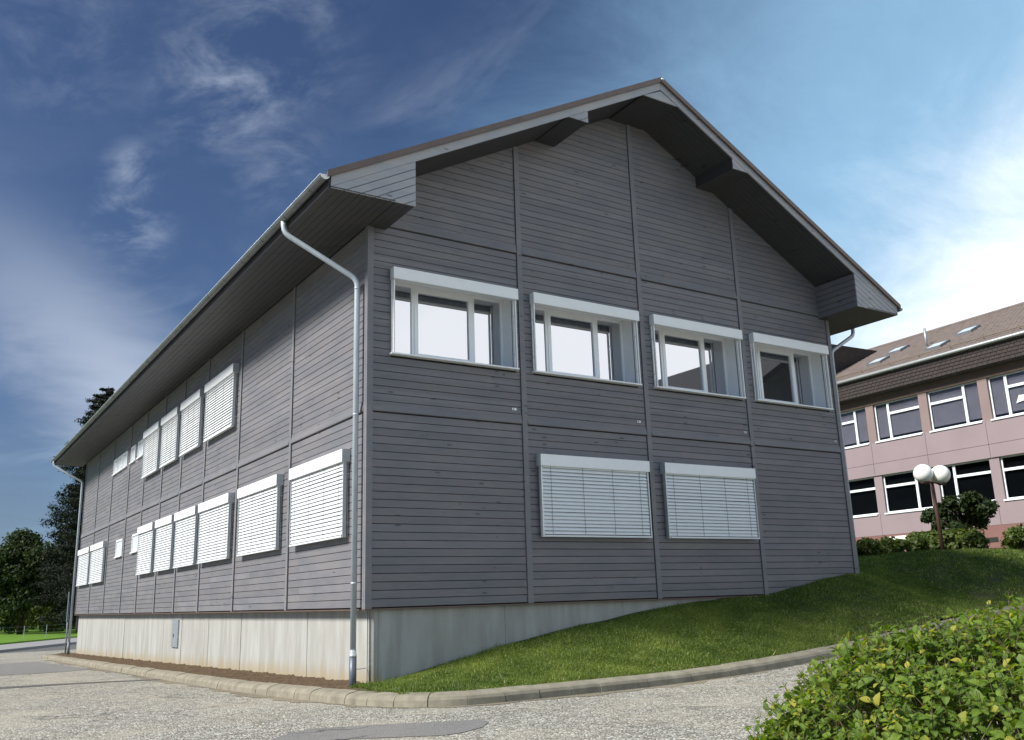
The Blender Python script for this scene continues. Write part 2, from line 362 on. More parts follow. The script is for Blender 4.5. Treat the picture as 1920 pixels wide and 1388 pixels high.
# far street, pavement and verge on the left
def quadstrip(name, a, b, c, d, z, mat, h=0.0, **kw):
    m = MB(); m.prism([a, b, c, d], lambda p: (p[0], p[1], z), lambda p: (p[0], p[1], z-.5 if not h else z-h)); return m.build(name, mat, **kw)
dirw = Vector((5.2, 9.2)).normalized()
def off(p, k, s): return (p[0]+dirw.x*k - dirw.y*s, p[1]+dirw.y*k + dirw.x*s)
e0 = (-1.16, 46.0)
grid('street', np.linspace(-60, 70, 14), np.linspace(43.9, 120, 14), lambda X, Y: X*0-1.93, ASPH, kind='structure', label='grey side street beyond the far end of the building')
quadstrip('pavement', off(e0, -40, 0), off(e0, 60, 0), off(e0, 60, 4.3), off(e0, -40, 4.3), -1.79, PAVE, kind='structure', label='pale pavement along the far side street')
quadstrip('verge', off(e0, -40, 4.5), off(e0, 110, 4.5), off(e0, 110, 60), off(e0, -40, 60), -1.70, MEADOW, kind='structure', label='bright green mown verge behind the pavement')

# ------------------------------------------------------------------ kerb
KP = [(-.70,31.5),(-.77,28.3),(-.86,20.9),(-.90,14),(-.93,8.85),(-.94,4.57),(-.87,2.37),(-.76,.68),(-.64,-.62),(-.5,-1.4),(-.27,-1.95),(.1,-2.28),(.6,-2.42),(1.4,-2.46),(2.6,-2.45),(4,-2.42),(6,-2.4),(9,-2.35),(13,-2.3),(18,-2.3),(25,-2.3)]
def catmull(P, n=14):
    P = [Vector((*p, 0)) for p in P]; P = [P[0]*2-P[1]] + P + [P[-1]*2-P[-2]]; out = []
    for i in range(1, len(P)-2):
        a, b, c, d = P[i-1:i+3]
        for k in range(n):
            t = k/n; out.append(.5*((2*b)+(c-a)*t+(2*a-5*b+4*c-d)*t*t+(3*b-a-3*c+d)*t**3))
    out.append(P[-2]); return out
KPATH = catmull(KP)
KL = [0]
for i in range(1, len(KPATH)): KL.append(KL[-1] + (KPATH[i]-KPATH[i-1]).length)
def kat(s):
    i = int(np.searchsorted(KL, s)); i = min(max(i, 1), len(KPATH)-1)
    t = (s-KL[i-1])/max(KL[i]-KL[i-1], 1e-9); p = KPATH[i-1].lerp(KPATH[i], t); d = (KPATH[i]-KPATH[i-1]).normalized()
    return p, Vector((-d.y, d.x, 0))      # inward normal (towards the building)
PROF = [(0, -.12), (0, .0), (.012, .085), (.035, .122), (.075, .142), (.215, .168), (.235, .155), (.235, -.12)]
kerb = empty('kerb', (-.9, 10, -1.4), 'rounded concrete kerb curving round the corner of the timber building', 'kerb'); tag(kerb, kind='structure')
s = 0.0; jr = random.Random(3)
while s < KL[-1]-.3:
    p, _ = kat(s); Ls = 1.0 if p.y > 3.2 else (.52 if p.x < 2.2 else .85); Ls *= jr.uniform(.96, 1.04)
    m = MB(); nseg = 5; jz = jr.uniform(-.006, .006); jo = jr.uniform(-.006, .006); rings = []; g0 = .003 + (.007 if jr.random() < .2 else 0)
    for k in range(nseg+1):
        p, n = kat(min(s+g0+(Ls-2*g0)*k/nseg, KL[-1])); z0 = float(zr(p.x, p.y))
        e = .003 if k in (0, nseg) else 0
        rings.append([(p.x+n.x*(o+jo), p.y+n.y*(o+jo), z0+h+jz-(e if h > .05 else 0)) for o, h in PROF])
    n8 = len(PROF); vs = [q for r in rings for q in r]
    fs = [(k*n8+i, k*n8+(i+1) % n8, (k+1)*n8+(i+1) % n8, (k+1)*n8+i) for k in range(nseg) for i in range(n8)] + [tuple(range(n8)), tuple(range((nseg+1)*n8-1, nseg*n8-1, -1))]
    m.add(vs, fs).build('kerb_stone', KERB, kerb)
    s += Ls
# sandy grit washed against the kerb
GRIT = stonechips('sandy grit', (.24, .215, .16), (.42, .39, .31), (.15, .13, .095), 70, (.33, .29, .21))
m = MB(); vs, fs = [], []; k = 0; s = 3.0
while s < KL[-1]-14:
    p, n = kat(s); wd_ = .16+.10*math.sin(s*.9)+.06*math.sin(s*3.7)+.05*math.sin(s*9.1)
    for o_ in (.02, -max(wd_, .04)): q = p+n*o_; vs.append((q.x, q.y, float(zr(q.x, q.y))+.0045))
    s += .08; k += 1
m.add(vs, [(2*i, 2*i+1, 2*i+3, 2*i+2) for i in range(k-1)]); m.build('grit', GRIT, kind='structure', label='thin sandy grit washed against the foot of the kerb')
# soil strip along the long side
def zn(x, y, a=.05): return a*np.sin(x*7.3+y*2.1)*np.sin(y*5.7-x*3.1)
def soilz(X, Y): return zr(X, Y) + .125 + .06*np.clip((X+.65)/.8, 0, 1) + .022*np.sin(Y*9+X*14)*np.sin(Y*4.1) + .012*np.sin(Y*31+X*23)
def soilmesh():
    ys = np.linspace(-.75, 31, 520); ky = np.array([p.y for p in KPATH[:150]]); kx = np.array([p.x for p in KPATH[:150]]); o_ = np.argsort(ky)
    x0 = np.interp(ys, ky[o_], kx[o_]) + .215; t = np.linspace(0, 1, 14)
    X = x0[:, None] + (.2-x0[:, None])*t[None]; Y = np.repeat(ys[:, None], 14, 1); Z = soilz(X, Y); Z[:, 0] -= .03
    i = (np.arange(519)*14)[:, None] + np.arange(13)[None]; i = i.ravel()
    o = bpy.data.objects.new('soil', npmesh('soil', np.stack([X, Y, Z], -1).reshape(-1, 3), np.stack([i, i+1, i+15, i+14], -1), SOIL)); link(o)
    o.data.polygons.foreach_set('use_smooth', [True]*len(o.data.polygons)); tag(o, 'strip of bare brown soil between kerb and concrete plinth', kind='structure')
soilmesh()

# lawn ------------------------------------------------------------------
XE = 17.3                                       # crest of the bank
GX = [-2, .14, 1.5, 2.6, 3.5, 5.48, 6.9, 8.6, 11.6, XE, 23]; GZ = [-1.16, -1.10, -.86, -.65, -.48, -.22, -.09, .01, .45, 1.08, 1.2]
def zlawn(X, Y):
    X = np.asarray(X, float); Y = np.asarray(Y, float)
    zg = np.interp(X, GX, GZ); zk = zr(X, Y*0-2.3) + .15
    up = .46 + (X-11.6)/(XE-11.6)*(.44 + .042*(4.2-np.clip(Y, -2, 9)))
    bl = np.clip((X-11.0)/3.0, 0, 1); bl = bl*bl*(3-2*bl)
    target = zg*(1-bl) + up*bl
    target = np.where(Y > .05, np.where(X > 11.2, up*np.minimum(1, .98+.02*bl), target), target)
    t = np.clip((Y+2.2)/(2.25+2.2*bl), 0, 1); t = t*(1-bl) + t*t*(3-2*t)*bl
    z = zk + (target-zk)*t
    return z + .012*np.sin(X*3.1+Y*2.3)*np.sin(Y*4.3-X*1.7)
def kerb_y(X):   # inner edge of the kerb at this x
    kx = np.array([p.x for p in KPATH]); ky = np.array([p.y for p in KPATH]); j = int(np.argmin(ky[:200]))
    sel = [i for i in range(len(kx)) if i >= 120]
    return np.interp(X, kx[sel], ky[sel]) + .228
def lawnmesh():
    xs = np.concatenate([np.linspace(-.42, 2, 40), np.linspace(2.1, XE, 120)]); rows = []
    V, F = [], []
    for x in xs:
        y0 = float(kerb_y(x)) if x > -.2 else (-1.75 + (-.2-x)*3.5)
        y1 = .07 if x > .1 else (.07 if x > -.05 else -.35)
        if x > 11.5: y1 = 12.0
        for k in range(25):
            t = k/24; y = y0+(y1-y0)*t; V.append((x, y, 0))
    V = np.array(V); V[:, 2] = zlawn(V[:, 0], V[:, 1])
    n = 25; i = (np.arange(len(xs)-1)*n)[:, None] + np.arange(n-1)[None, :]; i = i.ravel()
    F = np.stack([i, i+n, i+n+1, i+1], -1)
    o = bpy.data.objects.new('lawn', npmesh('lawn', V, F, TURF)); link(o); tag(o, 'sloping lawn rising from the kerb along the gable wall', kind='structure'); return o
lawnmesh()
def zterr(X, Y): return np.minimum(zlawn(X*0+XE, np.clip(Y, -2.0, 9))-.02 + .022*(X-XE), 1.6)
def blades(n, x0, x1, y0, y1, h, w, keep):
    x = rng.uniform(x0, x1, n); y = rng.uniform(y0, y1, n); k = keep(x, y); x, y = x[k], y[k]; n = len(x)
    z = np.where(x > XE, zterr(x, y), zlawn(x, y)) - .004
    a = rng.uniform(0, 2*np.pi, n); hh = h*rng.uniform(.55, 1.25, n); lean = rng.normal(0, .45, (n, 2))*hh[:, None]
    # mowing leaves the blades in tufts of different height
    hh *= .8 + .35*np.sin(x*5.1+1.3*np.sin(y*4))*np.sin(y*6.3+x*1.9)
    hh *= np.where(rng.random(n) < .04, 1.9, 1.0)*(.8+.5*np.clip(np.sin(x*2.3+np.sin(y*3.1)*1.7)*np.sin(y*2.9-x*.7), 0, 1))
    dx, dy = np.cos(a)*w, np.sin(a)*w
    V = np.empty((n, 3, 3)); V[:, 0] = np.stack([x-dx, y-dy, z], -1); V[:, 1] = np.stack([x+dx, y+dy, z], -1)
    V[:, 2] = np.stack([x+lean[:, 0], y+lean[:, 1], z+hh], -1)
    r = np.clip(rng.beta(2, 2.6, n) + .16*np.sin(x*1.3+np.sin(y*2.2))*np.cos(y*1.7) + .10*np.sin(x*6.1)*np.sin(y*7.3+x), 0, .999); r = np.where(rng.random(n) < .10, .96, r*.87)
    return V.reshape(-1, 3), np.repeat(r, 3)
def kp(x, y): return (y > kerb_y(x) + rng.uniform(-.02, .05, len(x))) & ((y < .03 - rng.random(len(x))**2*.18) | (x > 11.62))
A = [blades(280000, -.25, 8, -2.3, .05, .046, .0075, kp), blades(150000, 8, 14, -2.3, 3, .050, .010, kp), blades(150000, 11.6, 21, -2.3, 9, .055, .013, kp)]
V = np.concatenate([a[0] for a in A]); R = np.concatenate([a[1] for a in A]); F = np.arange(len(V)).reshape(-1, 3)
o = bpy.data.objects.new('grass', npmesh('grass', V, F, GRASSM, R)); link(o); tag(o, 'short dense green grass covering the sloping lawn', 'grass', kind='stuff')
# terrace behind the lawn crest
grid('terrace', np.linspace(XE-.05, 90, 50), np.linspace(-40, 70, 80), zterr, TERR, kind='structure', label='planted terrace in front of the pink school')

# ------------------------------------------------------------------ the timber building
W, SO = 11.55, 1.12                # gable width, eave overhang
ZS, ZB, ZU = 6.12, 3.0, 6.17       # soffit, lower belt, upper belt
SL = .535                          # roof slope
GP = [0, 2.92, 5.77, 8.59]         # left edges of the gable posts
SP = [3.43, 6.77, 9.57, 11.95, 14.2, 16.68, 19.1, 22.14, 25.24]
YE = 28.57
def zfas(x): return 6.135 + SL*(min(x, W-x) + 1.1)     # underside of the verge board
B = empty('timber_building', (5.77, 14, -1.3), 'long grey timber-clad building with a gable roof on a concrete plinth', 'building')
# backing body (dark, so the groove shade between boards is in its colour)
body = MB()
wins = [(.43, 2.80), (3.22, 5.62), (6.08, 8.46), (8.89, 11.24)]
xs = [0.02] + [v for w in wins for v in w] + [W-.02]
m = MB()
for a, b_ in [(0.02, W-.02)]: m.box(a, b_, .03, .05, 0, 4.0)
for i in range(0, len(xs), 2): m.box(xs[i], xs[i+1], .03, .05, 4.0, 5.40)
m.prism([(0.02, 5.40), (W-.02, 5.40), (W-.02, zfas(W)+.05), (W/2, zfas(W/2)+.05), (.02, zfas(0)+.05)], lambda p: (p[0], .03, p[1]), lambda p: (p[0], .05, p[1]))
gw = m.build('gable_wall', BACK, B)
m = MB(); m.box(.03, .05, .02, YE-.02, 0, ZS+.3); sw = m.build('side_wall', BACK, B)
m = MB(); m.box(W-.05, W-.03, .06, YE-.02, -.6, ZS+.3); m.prism([(.06, -.6), (W-.06, -.6), (W-.06, 6.6), (W/2, 9.7), (.06, 6.6)], lambda p: (p[0], YE-.05, p[1]), lambda p: (p[0], YE-.03, p[1])); m.build('rear_wall', WOOD, B)
# boards
PITCH, D = .125, .022
PR = [(0, .004), (D-.004, .004), (D, .008), (D, PITCH-.008), (D-.004, PITCH-.004), (0, PITCH-.004)]
def boardgeo(ends, z0, mapf, h=PITCH):
    pr = [(v, z if z < PITCH/2 else z-PITCH+h) for v, z in PR]
    L_, R_ = [], []
    for v, z in pr:
        e = ends(z0+z); L_.append(mapf(e[0], v, z0+z)); R_.append(mapf(max(e[1], e[0]+.002), v, z0+z))
    n = len(pr); return L_+R_, [tuple(range(n-1, -1, -1)), tuple(range(n, 2*n))] + [(i, i+1, i+1+n, i+n) for i in range(n-1)]
gmap = lambda u, v, z: (u, .03-v-.008, z)        # front at y ~ 0
smap = lambda u, v, z: (.03-v-.008, u, z)
cache = {}
def rectboard(u0, u1, z0, mapf, parent, h=PITCH):
    key = (round(u1-u0, 3), round(h, 3), mapf is gmap)
    if key not in cache:
        cache[key] = MB().add(*boardgeo(lambda z: (0, u1-u0), 0, mapf, h)).mesh('board', WOOD)
    return inst('board', cache[key], parent, gmap(u0, 0, z0)[:1]+(0, z0) if mapf is gmap else (0, u0, z0))
rows = lambda z0, z1: [(z0+i*(z1-z0)/round((z1-z0)/PITCH), (z1-z0)/round((z1-z0)/PITCH)) for i in range(round((z1-z0)/PITCH))]
PW = .105
bays = [(.085, GP[1]-.012), (GP[1]+PW, GP[2]-.012), (GP[2]+PW, GP[3]-.012), (GP[3]+PW, W-.085-.012)]
BELT = .185
strips = MB()
for bi, (a, b_) in enumerate(bays):
    for z, h in rows(0, ZB): rectboard(a, b_, z, gmap, gw, h)
    w = wins[bi]
    for z, h in rows(ZB+BELT, ZU):
        if z+h > 4.0-.03 and z < 5.36:
            rectboard(a, w[0]-.02, z, gmap, gw, h)
            strips.add(*boardgeo(lambda q: (w[1]+.02, b_), z, gmap, h))
        else: rectboard(a, b_, z, gmap, gw, h)
    z = ZU+BELT
    while z < zfas(W/2):
        def ends(q, a=a, b_=b_):
            k = (q-6.135-.04)/SL-1.1; return (max(a, k), min(b_, W-k))
        e0_, e1_ = ends(z+.01), ends(z+PITCH-.01)
        if e0_[1]-e0_[0] > .05: MB().add(*boardgeo(ends, z, gmap)).build('board', WOOD, gw)
        z += PITCH
strips.build('board_ends', WOOD, gw, kind='stuff')
# side boards: nearest bay one by one, the rest joined
sb = [(.085, SP[0]-.012)] + [(SP[i]+PW, SP[i+1]-.012) for i in range(8)] + [(SP[8]+PW, YE-.1)]
m = MB()
SW_UP = [(19.55,20.48),(20.47,21.32),(21.33,22.08),(17.05,17.95),(18.28,19.05)]
for bi, (a, b_) in enumerate(sb):
    for z, h in rows(0, ZB) + rows(ZB+BELT, ZS+.02):
        if bi == 0: rectboard(a, b_, z, smap, sw, h)
        else: m.add(*boardgeo(lambda q: (a, b_), z, smap, h))
m.build('side_boards', WOOD, sw, kind='stuff')
# posts and belts
def gpost(x, z1, w=PW): MB().box(x, x+w, -.022, .03, -.012, z1).build('post', WOODP, gw)
for i in (1, 2, 3): gpost(GP[i], zfas(GP[i]+.05)+.03)
MB().box(-.022, .085, -.024, .03, -.014, ZS+.01).build('corner_post', WOODP, B)
MB().box(-.024, .02, .031, .085, -.014, ZS+.01).build('corner_post', WOODP, B)
MB().box(W-.085, W+.022, -.024, .06, -.014, ZS+.01).build('corner_post', WOODP, B)
MB().box(-.022, .06, YE-.1, YE, -.014, ZS+.01).build('corner_post', WOODP, B)
for y in SP: MB().box(-.024, .03, y, y+PW, -.012, ZS+.01).build('post', WOODP, sw)
for zb in (ZB, ZU):
    for a, b_ in bays:
        if zb == ZU: 
            k = (zb-6.135)/SL-1.1; a, b_ = max(a, k+.3 if a < 1 else a), min(b_, W-k-.3 if b_ > 11 else b_)
        m = MB(); q = [(-.002, zb+.014), (-.030, zb+.016), (-.034, zb+.03), (-.020, zb+.115), (-.014, zb+.12), (-.012, zb+BELT-.006), (.03, zb+BELT-.006), (.03, zb+.014)]
        m.prism(q, lambda p: (a+.002, p[0], p[1]), lambda p: (b_-.002, p[0], p[1])).build('belt', WOODB, gw)
for a, b_ in sb:
    q = [(-.002, ZB+.014), (-.030, ZB+.016), (-.034, ZB+.03), (-.020, ZB+.115), (-.014, ZB+.12), (-.012, ZB+BELT-.006), (.03, ZB+BELT-.006), (.03, ZB+.014)]
    MB().prism(q, lambda p: (p[0], a+.002, p[1]), lambda p: (p[0], b_-.002, p[1])).build('belt', WOODB, sw)
MB().box(-.02, W+.01, -.018, .10, -.035, -.015).build('drip_edge', BROWN, B)
MB().box(-.018, .14, .101, YE, -.036, -.016).build('drip_edge', BROWN, B)
for px in (2.72, 5.55, 8.42, 11.28):
    o = MB().box(px, px+.085, -.012, .0, 3.245, 3.285).build('fixing_plate', RAIL, gw); MB().tube([(px+.03, -.016, 3.265), (px+.03, -.011, 3.265)], .012, 8).build('hole', BACK, o)
MB().box(-.014, 0, 6.86, 6.92, 3.27, 3.31).build('fixing_plate', RAIL, sw)

# plinth -----------------------------------------------------------------
pl = MB().box(.19, .24, .19, YE-.1, -2.1, -.04).box(.24, W-.1, .14, .19, -2.1, -.04).build('plinth', BACK, B)
J = [.17, .245, 2.77, 5.33, 6.62, 9.1, 9.45, 11.6, 13.57, 16.09, 18.96, 21.8, 24.93, YE-.1]
wide = {9.45, 18.96}
for i in range(len(J)-1):
    g_ = .03 if (J[i+1] in wide or J[i] in wide) else .018
    MB().box(.14+ (0 if i % 3 else .004), .2, J[i]+g_/2, J[i+1]-g_/2, -2.1, -.038).build('concrete_panel', CONC, pl)
MB().prism([(.145, .17-.004), (.145, .09), (.165, .07), (.235, .07), (.235, .166)], lambda p: (p[0], p[1], -2.1), lambda p: (p[0], p[1], -.038)).build('concrete_panel', CONC, pl)
GJ = [.2375, 2.50, 5.0, 7.6, W-.1]
for i in range(4): MB().box(GJ[i]+.003, GJ[i+1]-.003, .07, .16, -2.1, -.038).build('concrete_panel', CONC, pl)
h_ = MB().box(.105, .1385, 11.85, 12.5, -.87, -.19).build('hatch', STEEL, pl); MB().box(.096, .104, 12.25, 12.31, -.62, -.54).build('lock', BACK, h_)

# roof -------------------------------------------------------------------
YF, YB = -1.1, YE+1.0
def rl(x): return 6.135 + SL*(x+1.1)
roof = MB()
for sgn in (0, 1):
    fx = (lambda x: x) if not sgn else (lambda x: W-x)
    x0 = -1.16
    roof.prism([(x0, rl(x0)+.17), (W/2, rl(W/2)+.17), (W/2, rl(W/2)+.245), (x0, rl(x0)+.245)], lambda p: (fx(p[0]), YF-.03, p[1]), lambda p: (fx(p[0]), YB+.03, p[1]))
RO = roof.build('roof', BROWN, B)
for sgn in (0, 1):
    fx = (lambda x: x) if not sgn else (lambda x: W-x)
    for yy, nm in ((YF, 'verge_board'), (YB-.03, 'verge_board')):
        MB().prism([(-1.1, rl(-1.1)), (W/2-.003, rl(W/2)), (W/2-.003, rl(W/2)+.168), (-1.1, rl(-1.1)+.168)], lambda p: (fx(p[0]), yy, p[1]), lambda p: (fx(p[0]), yy+.03, p[1])).build(nm, FASC, RO)
    # brown verge capping, with joints
    nseg = 4
    for k in range(nseg):
        a = -1.175+(W/2+1.175)*k/nseg; b2 = -1.175+(W/2+1.175)*(k+1)/nseg-.004
        MB().prism([(a, rl(a)+.155), (b2, rl(b2)+.155), (b2, rl(b2)+.262), (a, rl(a)+.262)], lambda p: (fx(p[0]), YF-.055, p[1]), lambda p: (fx(p[0]), YF-.033, p[1])).build('verge_cap', BROWN, RO)
    # sloping soffit boards under the gable overhang
    nb = 9
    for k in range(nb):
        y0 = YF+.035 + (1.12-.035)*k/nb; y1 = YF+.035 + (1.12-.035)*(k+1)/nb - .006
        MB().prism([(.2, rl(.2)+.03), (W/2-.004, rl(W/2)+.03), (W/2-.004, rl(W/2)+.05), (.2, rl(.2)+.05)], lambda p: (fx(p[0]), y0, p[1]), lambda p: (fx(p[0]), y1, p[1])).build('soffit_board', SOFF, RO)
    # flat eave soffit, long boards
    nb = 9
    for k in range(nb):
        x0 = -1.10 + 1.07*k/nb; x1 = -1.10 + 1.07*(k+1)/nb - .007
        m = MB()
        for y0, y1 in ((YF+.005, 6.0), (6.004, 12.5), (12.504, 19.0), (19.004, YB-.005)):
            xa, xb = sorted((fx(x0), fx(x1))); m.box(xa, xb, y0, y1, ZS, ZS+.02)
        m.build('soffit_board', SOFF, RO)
    # eave fascia board behind the gutter
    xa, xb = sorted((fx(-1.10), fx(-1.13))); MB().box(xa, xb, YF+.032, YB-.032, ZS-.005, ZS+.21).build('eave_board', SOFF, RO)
    # boxed eave end: sloping front boards, inner cheek, underside
    xb_ = .315; bw = .135
    def clip(poly, a, b, c):      # keep a*x+b*z+c >= 0
        out = []
        for i in range(len(poly)):
            p, q = poly[i], poly[(i+1) % len(poly)]; dp, dq = a*p[0]+b*p[1]+c, a*q[0]+b*q[1]+c
            if dp >= 0: out.append(p)
            if dp*dq < 0: t = dp/(dp-dq); out.append((p[0]+(q[0]-p[0])*t, p[1]+(q[1]-p[1])*t))
        return out
    def trifront(poly, y, name='front_board'):
        for k in range(9):
            hi_ = -.004-k*bw; lo_ = hi_-bw+.012
            # distance measured vertically below the verge line z = rl(x)
            q = clip(clip(poly, SL, -1, 6.135+SL*1.1+hi_), -SL, 1, -(6.135+SL*1.1+lo_))
            if len(q) > 2: MB().prism(q, lambda p: (fx(p[0]), y, p[1]), lambda p: (fx(p[0]), y+.02, p[1])).build(name, FASC, RO)
    trifront([(-1.1, ZS-.005), (xb_, ZS-.005), (xb_, rl(xb_)), (-1.1, rl(-1.1))], YF+.006)
    MB().prism([(-1.09, ZS+.012), (xb_-.02, ZS+.012), (xb_-.02, rl(xb_)-.01), (-1.09, rl(-1.1))], lambda p: (fx(p[0]), YF+.03, p[1]), lambda p: (fx(p[0]), YF+.045, p[1])).build('front_backing', BACK, RO)
    for z, h in rows(ZS+.0, rl(xb_)+.0):
        xa, xb2 = sorted((fx(xb_-.022), fx(xb_))); MB().box(xa, xb2, YF+.03, .004, z+.006, z+h-.006).build('cheek_board', WOOD, RO)
    xa, xb2 = sorted((fx(xb_-.03), fx(xb_-.024))); MB().box(xa, xb2, YF+.046, .004, ZS+.004, rl(xb_)).build('cheek_backing', BACK, RO)
    for k in range(3):
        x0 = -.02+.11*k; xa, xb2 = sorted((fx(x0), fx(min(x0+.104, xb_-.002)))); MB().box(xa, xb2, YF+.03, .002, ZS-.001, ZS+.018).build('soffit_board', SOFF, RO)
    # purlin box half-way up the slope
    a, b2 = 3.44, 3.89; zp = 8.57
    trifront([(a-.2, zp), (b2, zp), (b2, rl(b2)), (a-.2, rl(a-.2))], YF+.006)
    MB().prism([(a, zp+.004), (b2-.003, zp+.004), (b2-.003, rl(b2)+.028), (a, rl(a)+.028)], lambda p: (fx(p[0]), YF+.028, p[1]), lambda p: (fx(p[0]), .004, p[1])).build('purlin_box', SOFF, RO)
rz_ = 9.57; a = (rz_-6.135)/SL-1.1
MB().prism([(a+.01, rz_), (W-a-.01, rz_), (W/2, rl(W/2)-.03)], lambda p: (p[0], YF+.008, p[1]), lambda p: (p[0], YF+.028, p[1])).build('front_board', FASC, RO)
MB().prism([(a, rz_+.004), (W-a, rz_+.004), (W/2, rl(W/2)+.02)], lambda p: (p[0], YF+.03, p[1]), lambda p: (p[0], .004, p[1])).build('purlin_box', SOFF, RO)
MB().ball((W/2, YF-.07, rl(W/2)+.2), .03, 8, 6).build('ridge_knob', RAIL, RO, smooth=True)
# gutters and downpipes
for sgn in (0, 1):
    fx = (lambda x: x) if not sgn else (lambda x: W-x)
    gx, gz, gr = -1.205, ZS+.165, .072; n = 9
    m = MB(); arc = [(gx+gr*math.cos(math.pi+math.pi*k/n), gz+gr*math.sin(math.pi+math.pi*k/n)) for k in range(n+1)]
    arc2 = [(gx+(gr-.006)*math.cos(2*math.pi-math.pi*k/n), gz+(gr-.006)*math.sin(2*math.pi-math.pi*k/n)) for k in range(n+1)]
    m.prism(arc+arc2, lambda p: (fx(p[0]), YF-.02, p[1]), lambda p: (fx(p[0]), YB, p[1]))
    GU = m.build('gutter', ZINCD, B, smooth=False)
    MB().tube([(fx(gx-gr), YF-.02, gz), (fx(gx-gr), YB, gz)], .009, 8).build('gutter_bead', ZINC, GU, smooth=True)
    MB().prism(arc, lambda p: (fx(p[0]), YF-.028, p[1]), lambda p: (fx(p[0]), YF-.021, p[1])).build('end_cap', WHITE if not sgn else ZINCD, GU)  # left cap is white: its sunlit brightness is put into the colour
    m = MB()
    for k in range(26):
        yy = -.6+k*1.15; m.prism([(gx+(gr+.006)*math.cos(math.pi+math.pi*j/n), gz+(gr+.006)*math.sin(math.pi+math.pi*j/n)) for j in range(n+1)], lambda p: (fx(p[0]), yy, p[1]), lambda p: (fx(p[0]), yy+.03, p[1]))
    m.build('gutter_bracket', ZINCD, GU, kind='stuff')
def bend(P, r=.12, n=5):
    P = [Vector(p) for p in P]; out = [P[0]]
    for i in range(1, len(P)-1):
        a = P[i]+(P[i-1]-P[i]).normalized()*r; b = P[i]+(P[i+1]-P[i]).normalized()*r
        out += [(a.lerp(P[i], t)).lerp(P[i].lerp(b, t), t) for t in [k/n for k in range(n+1)]]
    return out + [P[-1]]
dp = MB().tube(bend([(-1.205, .72, 6.24), (-1.195, .70, 6.02), (-.12, .17, 5.22), (-.12, .17, -.62)]), .045, 14).build('downpipe', ZINC, B, smooth=True)
MB().tube([(-.12, .17, -.60), (-.12, .17, -.66), (-.12, .17, -.66), (-.12, .17, -.70)], [.049, .049, .056, .056], 14).build('collar', RAIL, dp, smooth=True)
MB().tube([(-.12, .17, -.70), (-.12, .17, -1.25)], .054, 14).build('standpipe', PIPED, dp, smooth=True)
for zc in (5.05, 2.95, .35): MB().tube([(-.12, .17, zc), (-.12, .17, zc+.03)], .0485, 14).build('pipe_clip', ZINC, dp, smooth=True); 
MB().tube([(-.12, .17, -.88), (.12, .23, -.875)], .005, 6).build('earth_wire', STEEL, dp)
dp = MB().tube(bend([(-1.205, YE+.6, 6.24), (-1.195, YE+.6, 6.05), (-.13, YE-.02, 5.35), (-.13, YE-.02, -1.1)]), .045, 10).build('downpipe', ZINC, B, smooth=True)
MB().tube([(-.13, YE-.02, -1.05), (-.13, YE-.02, -1.75)], .055, 10).build('standpipe', PIPED, dp, smooth=True)
MB().tube(bend([(W+1.205, .2, 6.24), (W+1.195, .2, 5.98), (W+.15, .1, 5.42), (W+.15, .1, 0.3)]), .045, 12).build('downpipe', ZINC, B, smooth=True)

